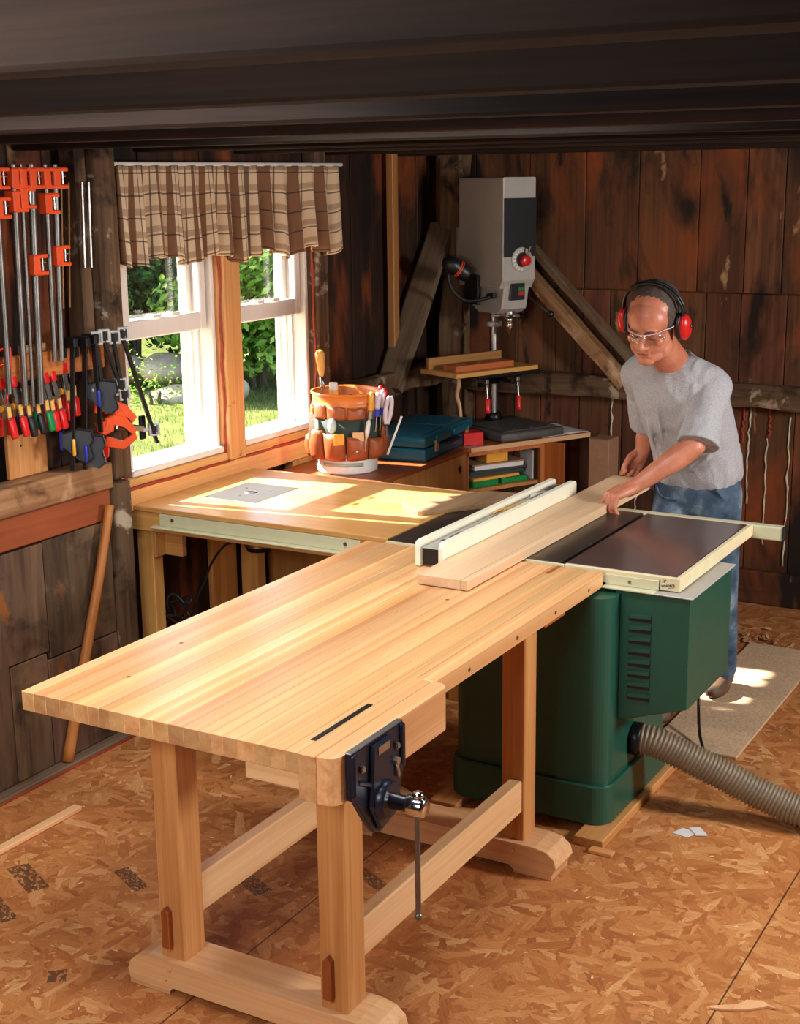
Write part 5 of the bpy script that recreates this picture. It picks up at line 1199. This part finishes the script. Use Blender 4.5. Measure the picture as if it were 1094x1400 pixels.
# left hand: flat palm, four fingers curled over the edge, thumb at its side
def hand(b, W, f, n, s, fingers, thumb, k=1.0):
    """W wrist, f towards knuckles, n back-of-hand normal, s towards the thumb"""
    f = f.normalized(); s = (s-f*s.dot(f)).normalized(); n = f.cross(s) if f.cross(s).dot(n) > 0 else -f.cross(s)
    P = lambda a, c, h: W+f*a*k+s*c*k+n*h*k
    b.caps([W, P(.03, 0, 0)], [.028*k, .027*k], n=14)
    for c0, c1 in ((.026, .030), (.009, .011), (-.008, -.008), (-.024, -.026)):
        b.caps([P(.012, c0*.6, 0), P(.05, c0, .004), P(.085, c1, .003)], [.019*k, .0165*k, .0135*k], n=12)
    cs = (.033, .0112, -.0105, -.031); L = ((.042, .026, .021), (.046, .030, .023), (.043, .028, .022), (.034, .021, .019)); rad = (.0084, .0088, .0084, .0074)
    for i in range(4):
        p = P(.086, cs[i], .002); ang = fingers[i]; a = 0; q = [p]; spread = (cs[i])*1.2
        for ln, da in zip(L[i], ang):
            a += math.radians(da); d = f*math.cos(a)-n*math.sin(a)+s*spread*(1 if a < 1.2 else .2); q.append(q[-1]+d*ln*k)
        b.caps(q, [rad[i]*1.18*k, rad[i]*1.08*k, rad[i]*k, rad[i]*.88*k], n=12)
    p = P(.018, .024, -.008); q = [p]
    for (df, ds, dn, ln) in thumb: q.append(q[-1]+(f*df+s*ds+n*dn).normalized()*ln*k)
    b.caps(q, [.0165*k, .0135*k, .0118*k, .0095*k], n=12)
bh = B()
hand(bh, WR, V_((-.058, -.072, -.030)), V_((-.2, -.3, 1)), V_((-.8, .6, 0)), ((30, 34, 18), (44, 40, 20), (50, 42, 22), (50, 42, 22)), ((.55, .75, -.30, .044), (.8, .5, -.3, .034), (.95, .1, -.25, .027)), 1.1)
for v, g in zip(bh.V, bh.G): pass
# right arm: hangs behind the board end, fist pushing the board
ER = V_((-1.945, 5.47, 1.10)); WRr = V_((-1.972, 5.475, .975))
bd.caps([SRt, SRt.lerp(ER, .5), ER], [.054, .050, .042], n=18)
WR2 = V_((-1.965, 5.455, .99)); bd.caps([ER, ER.lerp(WR2, .5), WR2], [.043, .042, .030], n=18)
hand(bh, WR2, V_((-.045, -.02, -.085)), V_((.35, .9, .05)), V_((-.8, -.5, .2)), ((40, 70, 40), (48, 72, 40), (54, 72, 40), (58, 70, 38)), ((.6, .5, -.6, .038), (.9, .1, -.4, .03), (.9, -.1, -.3, .024)), 1.0)
# legs
HL = V_((-1.635, 5.40, .86)); HRt = V_((-1.795, 5.45, .86))
KL = V_((-1.60, 5.38, .46)); AL = V_((-1.60, 5.47, .09)); KR = V_((-1.755, 5.18, .47)); AR = V_((-1.715, 5.10, .09))
bd.caps([HL, HL.lerp(KL, .5), KL], [.092, .078, .056], n=18); bd.caps([KL, KL.lerp(AL, .35), AL], [.056, .055, .036], n=18)
bd.caps([HRt, HRt.lerp(KR, .5), KR], [.092, .078, .056], n=18); bd.caps([KR, KR.lerp(AR, .35), AR], [.056, .055, .036], n=18)
for a_, d_ in ((AL, V_((.02, -1, 0))), (AR, V_((.12, -1, 0)))): bd.caps([a_-V_((0, 0, .04)), a_+d_*.11-V_((0, 0, .05))], [.036, .03], n=14)
bd.V += []; n0 = len(bd.V)
bd.add(bh.V, bh.F, None, 0, True)
sk = remesh(bd, .0034, 3, 'body')
body = sk.build('body', SKIN, man)
# hair: a close cap that emerges behind the receding hairline
b = B(); hell(b, (0, .032, .052), (.0768, .094, .0845), nu=40, nv=26); hell(b, (0, .045, .0), (.072, .068, .075), nu=40, nv=26)
for s in (-1, 1): hell(b, (s*.057, .000, .030), (.0178, .038, .055))
h_ = remesh(b, .004, 2, 'hair')
for k, v in enumerate(h_.V):
    c = hp(0, .02, .04); h_.V[k] = v+(v-c).normalized()*(mnoise.noise(v*130)*.0022+mnoise.noise(v*45)*.002)
h_.build('hair', HAIR, man)
for s in (-1, 1):
    b = B(); b.tube([hp(s*.012, -.0935, .013), hp(s*.028, -.0955, .019), hp(s*.046, -.083, .014)], [.0025*HS, .0037*HS, .002*HS], n=8, sub=4); b.build('eyebrow', HAIR, man)
    b = B(); b.tube([hp(s*.016, -.0865, -.011), hp(s*.029, -.0905, -.0135), hp(s*.042, -.083, -.010)], .0014, n=6, sub=4); b.build('eyelashes', HAIR, man)
b = B(); b.tube([hp(-.021, -.0935, -.0715), hp(0, -.0985, -.0712), hp(.021, -.0935, -.0715)], .0016, n=6, sub=5); b.build('mouth_line', plain('lip_line', (110, 52, 46), .6), man)
# glasses
GL = NT('clear_lens'); a_ = GL.n('ShaderNodeBsdfTransparent'); a_.inputs[0].default_value = (.93, .93, .93, 1); g_ = GL.n('ShaderNodeBsdfGlossy'); g_.inputs['Roughness'].default_value = .05
mx_ = GL.n('ShaderNodeMixShader'); mx_.inputs[0].default_value = .08; GL.l(a_.outputs[0], mx_.inputs[1]); GL.l(g_.outputs[0], mx_.inputs[2]); GL.l(mx_.outputs[0], GL.out.inputs[0])
b = B(); arc = []
for k in range(21):
    a = math.radians(-66+132*k/20); arc.append((math.sin(a)*.067, -.012-math.cos(a)*.098))
V = []; F = []
for k, (x, y) in enumerate(arc):
    dip = .008*max(0, 1-abs(x)/.012)
    V += [hp(x, y, .012), hp(x, y-.002, -.030+dip*2.2+.006*(abs(x)/.066)**2)]
for k in range(20): F.append([2*k, 2*k+1, 2*k+3, 2*k+2])
b.add(V, F, None, 0, True); gl = b.build('safety_glasses', GL.m, man); md = gl.modifiers.new('t', 'SOLIDIFY'); md.thickness = .0018
b = B(); b.tube([hp(x, y, .0125) for x, y in arc], .0016, n=6)
for s in (-1, 1): b.tube([hp(s*arc[-1][0], arc[-1][1], .010), hp(s*.074, -.02, .006), hp(s*.080, .04, .0)], .0022, n=6, sub=4)
b.build('glasses_frame', plain('clear_frame', (214, 196, 186), .2), gl)
# ear muffs
em = B(); pts = []
for k in range(25):
    a = math.radians(-4+188*k/24); pts.append(hp(.098*math.cos(a)*(1+.02*math.sin(a)), .016, .012+.132*max(0, math.sin(a))**.8+(0 if math.sin(a) > 0 else 0)))
for off in (-.008, .008): em.tube([p+HR @ V_((0, off, 0)) for p in pts], .0055, n=8)
e_ = em.build('ear_muffs', M['black'], man, label='black headband with red ear muffs')
for s in (-1, 1):
    b = B(); b.ell(hp(s*.083, .012, -.010), V_((.016, .036, .050))*HS, HR, nu=26, nv=16); b.build('cushion', M['black'], e_)
    b = B(); b.ell(hp(s*.098, .012, -.010), V_((.022, .033, .047))*HS, HR, nu=28, nv=18); b.build('ear_cup', M['red'], e_)
    b = B(); b.caps([hp(s*.104, .004, .02), hp(s*.119, .012, -.005)], [.004, .004]); b.caps([hp(s*.104, .024, .02), hp(s*.119, .014, -.005)], [.004, .004]); b.build('yoke', M['black'], e_)
# t-shirt
sh = B()
def loft(b, secs, n=40):
    R = []
    for (c, hw, hd, ax, tilt) in secs:
        c = V_(c); ring = []
        for j in range(n):
            a = 2*PI*j/n; ca_, sa_ = math.cos(a), math.sin(a)
            x = hw*abs(ca_)**.85*(1 if ca_ > 0 else -1); y = hd*abs(sa_)**.85*(1 if sa_ > 0 else -1)
            v = rotm(ax) @ V_((x, y, 0)); v.z = tilt*(rotm(-ax) @ v).y; ring.append(c+v)
        R.append(ring)
    b.rings(R)
loft(sh, [((-1.712, 5.425, .905), .168, .128, -.15, .15), ((-1.712, 5.42, .93), .176, .136, -.15, .1), ((-1.716, 5.405, 1.0), .178, .138, -.17, .15), ((-1.728, 5.365, 1.10), .176, .134, -.2, .3), ((-1.745, 5.315, 1.20), .182, .132, -.24, .4), ((-1.758, 5.275, 1.29), .192, .122, -.25, .45), ((-1.766, 5.25, 1.345), .175, .10, -.25, .45), ((-1.768, 5.235, 1.378), .115, .080, -.25, .4), ((-1.768, 5.225, 1.398), .078, .071, -.2, .55)])
EC = SL.lerp(EL, .98)
sh.caps([SL+V_((-.03, .0, .0)), SL+V_((.004, 0, -.006)), SL.lerp(EL, .5)+V_((.006, .0, 0)), SL.lerp(EL, .75)+V_((.006, .0, 0))], [.078, .072, .066, .052], n=24)
sh.caps([SL+V_((-.01, .0, .012)), V_((-1.70, 5.235, 1.365)), V_((-1.768, 5.24, 1.345)), V_((-1.85, 5.265, 1.368)), SRt+V_((.01, 0, .012))], [.068, .062, .085, .062, .068], n=22)
d_ = (EL-SL).normalized()
sh.cyl(SL.lerp(EL, .5)+V_((.006, 0, 0)), SL.lerp(EL, 1.0)+V_((.010, .010, .006)), .069, .084, n=28)
sh.caps([SRt+V_((.03, 0, 0)), SRt+V_((-.004, 0, -.006)), SRt.lerp(ER, .55)], [.078, .072, .058], n=24)
sh.cyl(SRt.lerp(ER, .4), SRt.lerp(ER, .95), .070, .078, n=28)
# a few real folds
for (p, q, m, r) in (((-1.61, 5.16, 1.30), (-1.70, 5.19, 1.13), (-1.64, 5.145, 1.22), .012), ((-1.66, 5.15, 1.33), (-1.74, 5.20, 1.12), (-1.69, 5.15, 1.22), .010), ((-1.60, 5.28, 1.12), (-1.70, 5.25, .97), (-1.63, 5.25, 1.03), .014), ((-1.56, 5.37, 1.05), (-1.68, 5.29, .95), (-1.60, 5.31, .98), .013), ((-1.82, 5.18, 1.30), (-1.79, 5.20, 1.08), (-1.80, 5.165, 1.2), .010), ((-1.86, 5.22, 1.24), (-1.83, 5.27, 1.0), (-1.85, 5.215, 1.12), .010), ((-1.55, 5.42, .99), (-1.66, 5.31, .935), (-1.59, 5.34, .945), .012), ((-1.56, 5.19, 1.25), (-1.585, 5.085, 1.16), (-1.555, 5.14, 1.2), .010)):
    sh.tube([V_(p), V_(m), V_(q)], [r*.4, r, r*.4], n=10, sub=8)
s_ = remesh(sh, .0062, 4, 'shirt')
for k, v in enumerate(s_.V):
    q_ = v+V_((0, 0, v.x*.8)); w = mnoise.noise(v*9)*.006+(.5-abs(mnoise.noise(V_((q_.x*16, q_.y*16, q_.z*9)))))*.012+mnoise.noise(V_((v.x*30, v.y*30, v.z*9)))*.002
    s_.V[k] = v+V_((w*.6, -w, 0))
# neck opening
s_.build('t_shirt', shirtm(), man)
b = B(); nr = []
for k in range(33):
    a = 2*PI*k/32; nr.append(V_((-1.768, 5.225, 1.400))+V_((.0755*math.cos(a), .071*math.sin(a), .040*math.sin(a))))
b.tube(nr, .005, n=8); b.build('collar', shirtm(), man)
# jeans
jn = B()
loft(jn, [((-1.715, 5.425, .965), .163, .124, -.15, .1), ((-1.715, 5.425, .90), .170, .130, -.15, .0), ((-1.715, 5.425, .84), .172, .132, -.15, 0), ((-1.715, 5.425, .78), .165, .125, -.15, 0)])
jn.caps([HL, HL.lerp(KL, .5), KL, AL+V_((0, 0, .02))], [.108, .093, .078, .064], n=22); jn.caps([HRt, HRt.lerp(KR, .5), KR, AR+V_((0, 0, .02))], [.108, .093, .078, .064], n=22)
for (p, m, q, r) in (((-1.86, 5.33, .89), (-1.82, 5.285, .85), (-1.76, 5.285, .845), .007), ((-1.60, 5.29, .9), (-1.57, 5.31, .86), (-1.56, 5.37, .84), .007)): jn.tube([V_(p), V_(m), V_(q)], r, n=8, sub=6)
j_ = remesh(jn, .007, 3, 'jeans'); j_.build('jeans', jeansm(), man)
b = B(); 
ring = [V_((-1.715, 5.425, .955))+rotm(-.15) @ V_((.166*math.cos(2*PI*k/48), .127*math.sin(2*PI*k/48), .012*math.sin(2*PI*k/48))) for k in range(49)]
b.tube(ring, .006, n=6); b.build('waistband', jeansm(), man)
for (A_, d) in ((AL, V_((.05, -1, 0))), (AR, V_((.18, -1, 0)))):
    d.normalize(); b = B(); x = V_((-d.y, d.x, 0))
    b.ell(A_-d*.03+V_((0, 0, -.03)), (.048, .055, .052), nu=20, nv=12); b.ell(A_+d*.06+V_((0, 0, -.045)), (.052, .105, .042), rotm(math.atan2(d.y, d.x)+PI/2), nu=24, nv=14)
    for k, v in enumerate(b.V):
        if v.z < .012: b.V[k] = V_((v.x, v.y, .012))
    b2 = remesh(b, .005, 3, 'shoe')
    for k, v in enumerate(b2.V): b2.V[k] = V_((v.x, v.y, max(v.z, .0135)))
    b2.build('shoe', plain('brown_shoe', (92, 66, 48), .6, var=.2), man)
# ------------------------------------------------------------------ camera
F_, YAW, PIT, ROL = 1922.955, .519966, .232779, .0120852
cy_, sy_ = math.cos(YAW), math.sin(YAW); cp_, sp_ = math.cos(PIT), math.sin(PIT)
fwd = Vector((-sy_*cp_, cy_*cp_, -sp_)); rgt = Vector((cy_, sy_, 0)); dwn = fwd.cross(rgt)
r2 = rgt*math.cos(ROL)+dwn*math.sin(ROL); d2 = -rgt*math.sin(ROL)+dwn*math.cos(ROL)
cam = bpy.data.cameras.new('camera'); co = bpy.data.objects.new('camera', cam); COL.objects.link(co); SC.camera = co
m4 = Matrix((r2, -d2, -fwd)).transposed().to_4x4(); m4.translation = Vector((0, 0, 2.1)); co.matrix_world = m4
cam.sensor_fit = 'HORIZONTAL'; cam.sensor_width = 36; cam.lens = F_/1094*36; cam.clip_start = .05; cam.clip_end = 200

# ------------------------------------------------------------------ light
def area(name, loc, target, size, power, color=(1, 1, 1)):
    l = bpy.data.lights.new(name, 'AREA'); l.energy = power; l.size = size; l.color = color[:3]
    o = bpy.data.objects.new(name, l); COL.objects.link(o); o.location = loc
    d = Vector(target)-Vector(loc); o.rotation_euler = d.to_track_quat('-Z', 'Y').to_euler(); return o
def sun(elev, azdir, strength):
    l = bpy.data.lights.new('sun', 'SUN'); l.energy = strength; l.angle = math.radians(.8); l.color = (1, .94, .84)
    o = bpy.data.objects.new('sun', l); COL.objects.link(o); e = math.radians(elev)
    d = Vector((math.cos(e)*math.cos(azdir), math.cos(e)*math.sin(azdir), -math.sin(e))); o.rotation_euler = d.to_track_quat('-Z', 'Y').to_euler(); o.location = (-6, 5, 6)
sun(40.2, math.radians(9), 40.0)
def added_top_light(loc, sx, sy, power):
    o = area('added_joist_light', loc, (loc[0], loc[1], 0), sx, power); o.data.shape = 'RECTANGLE'; o.data.size_y = sy; o.rotation_euler = (0, 0, 0)
added_top_light((-2.1, 2.12, 2.32), 1.3, .3, 24)       # added to brighten the bench top, unseen between the joists
added_top_light((-2.0, 3.4, 2.32), 1.2, .3, 24)  # second added top light, nearer the saw, also unseen
area('shop_lamp', (-1.5, .35, 2.18), (-2.0, 3.4, .4), 1.0, 68)
area('shop_lamp', (1.4, 4.4, 1.85), (-1.6, 4.5, .7), .5, 110)
w = bpy.data.worlds.new('sky'); SC.world = w; w.use_nodes = True; nt = w.node_tree; bg = nt.nodes['Background']
sky = nt.nodes.new('ShaderNodeTexSky'); sky.sky_type = 'NISHITA'; sky.sun_disc = False; sky.sun_elevation = math.radians(36); sky.sun_rotation = math.radians(-90); sky.air_density = 1; sky.dust_density = 2
nt.links.new(sky.outputs[0], bg.inputs['Color']); bg.inputs['Strength'].default_value = .8
SC.view_settings.view_transform = 'Standard'; SC.view_settings.look = 'None'; SC.view_settings.gamma = 1; SC.view_settings.use_curve_mapping = False
SC.view_settings.exposure = 0
SC.cycles.use_denoising = True
SC.cycles.max_bounces = 8; SC.cycles.diffuse_bounces = 4; SC.cycles.glossy_bounces = 4; SC.cycles.transparent_max_bounces = 8
SC.cycles.sample_clamp_indirect = 8
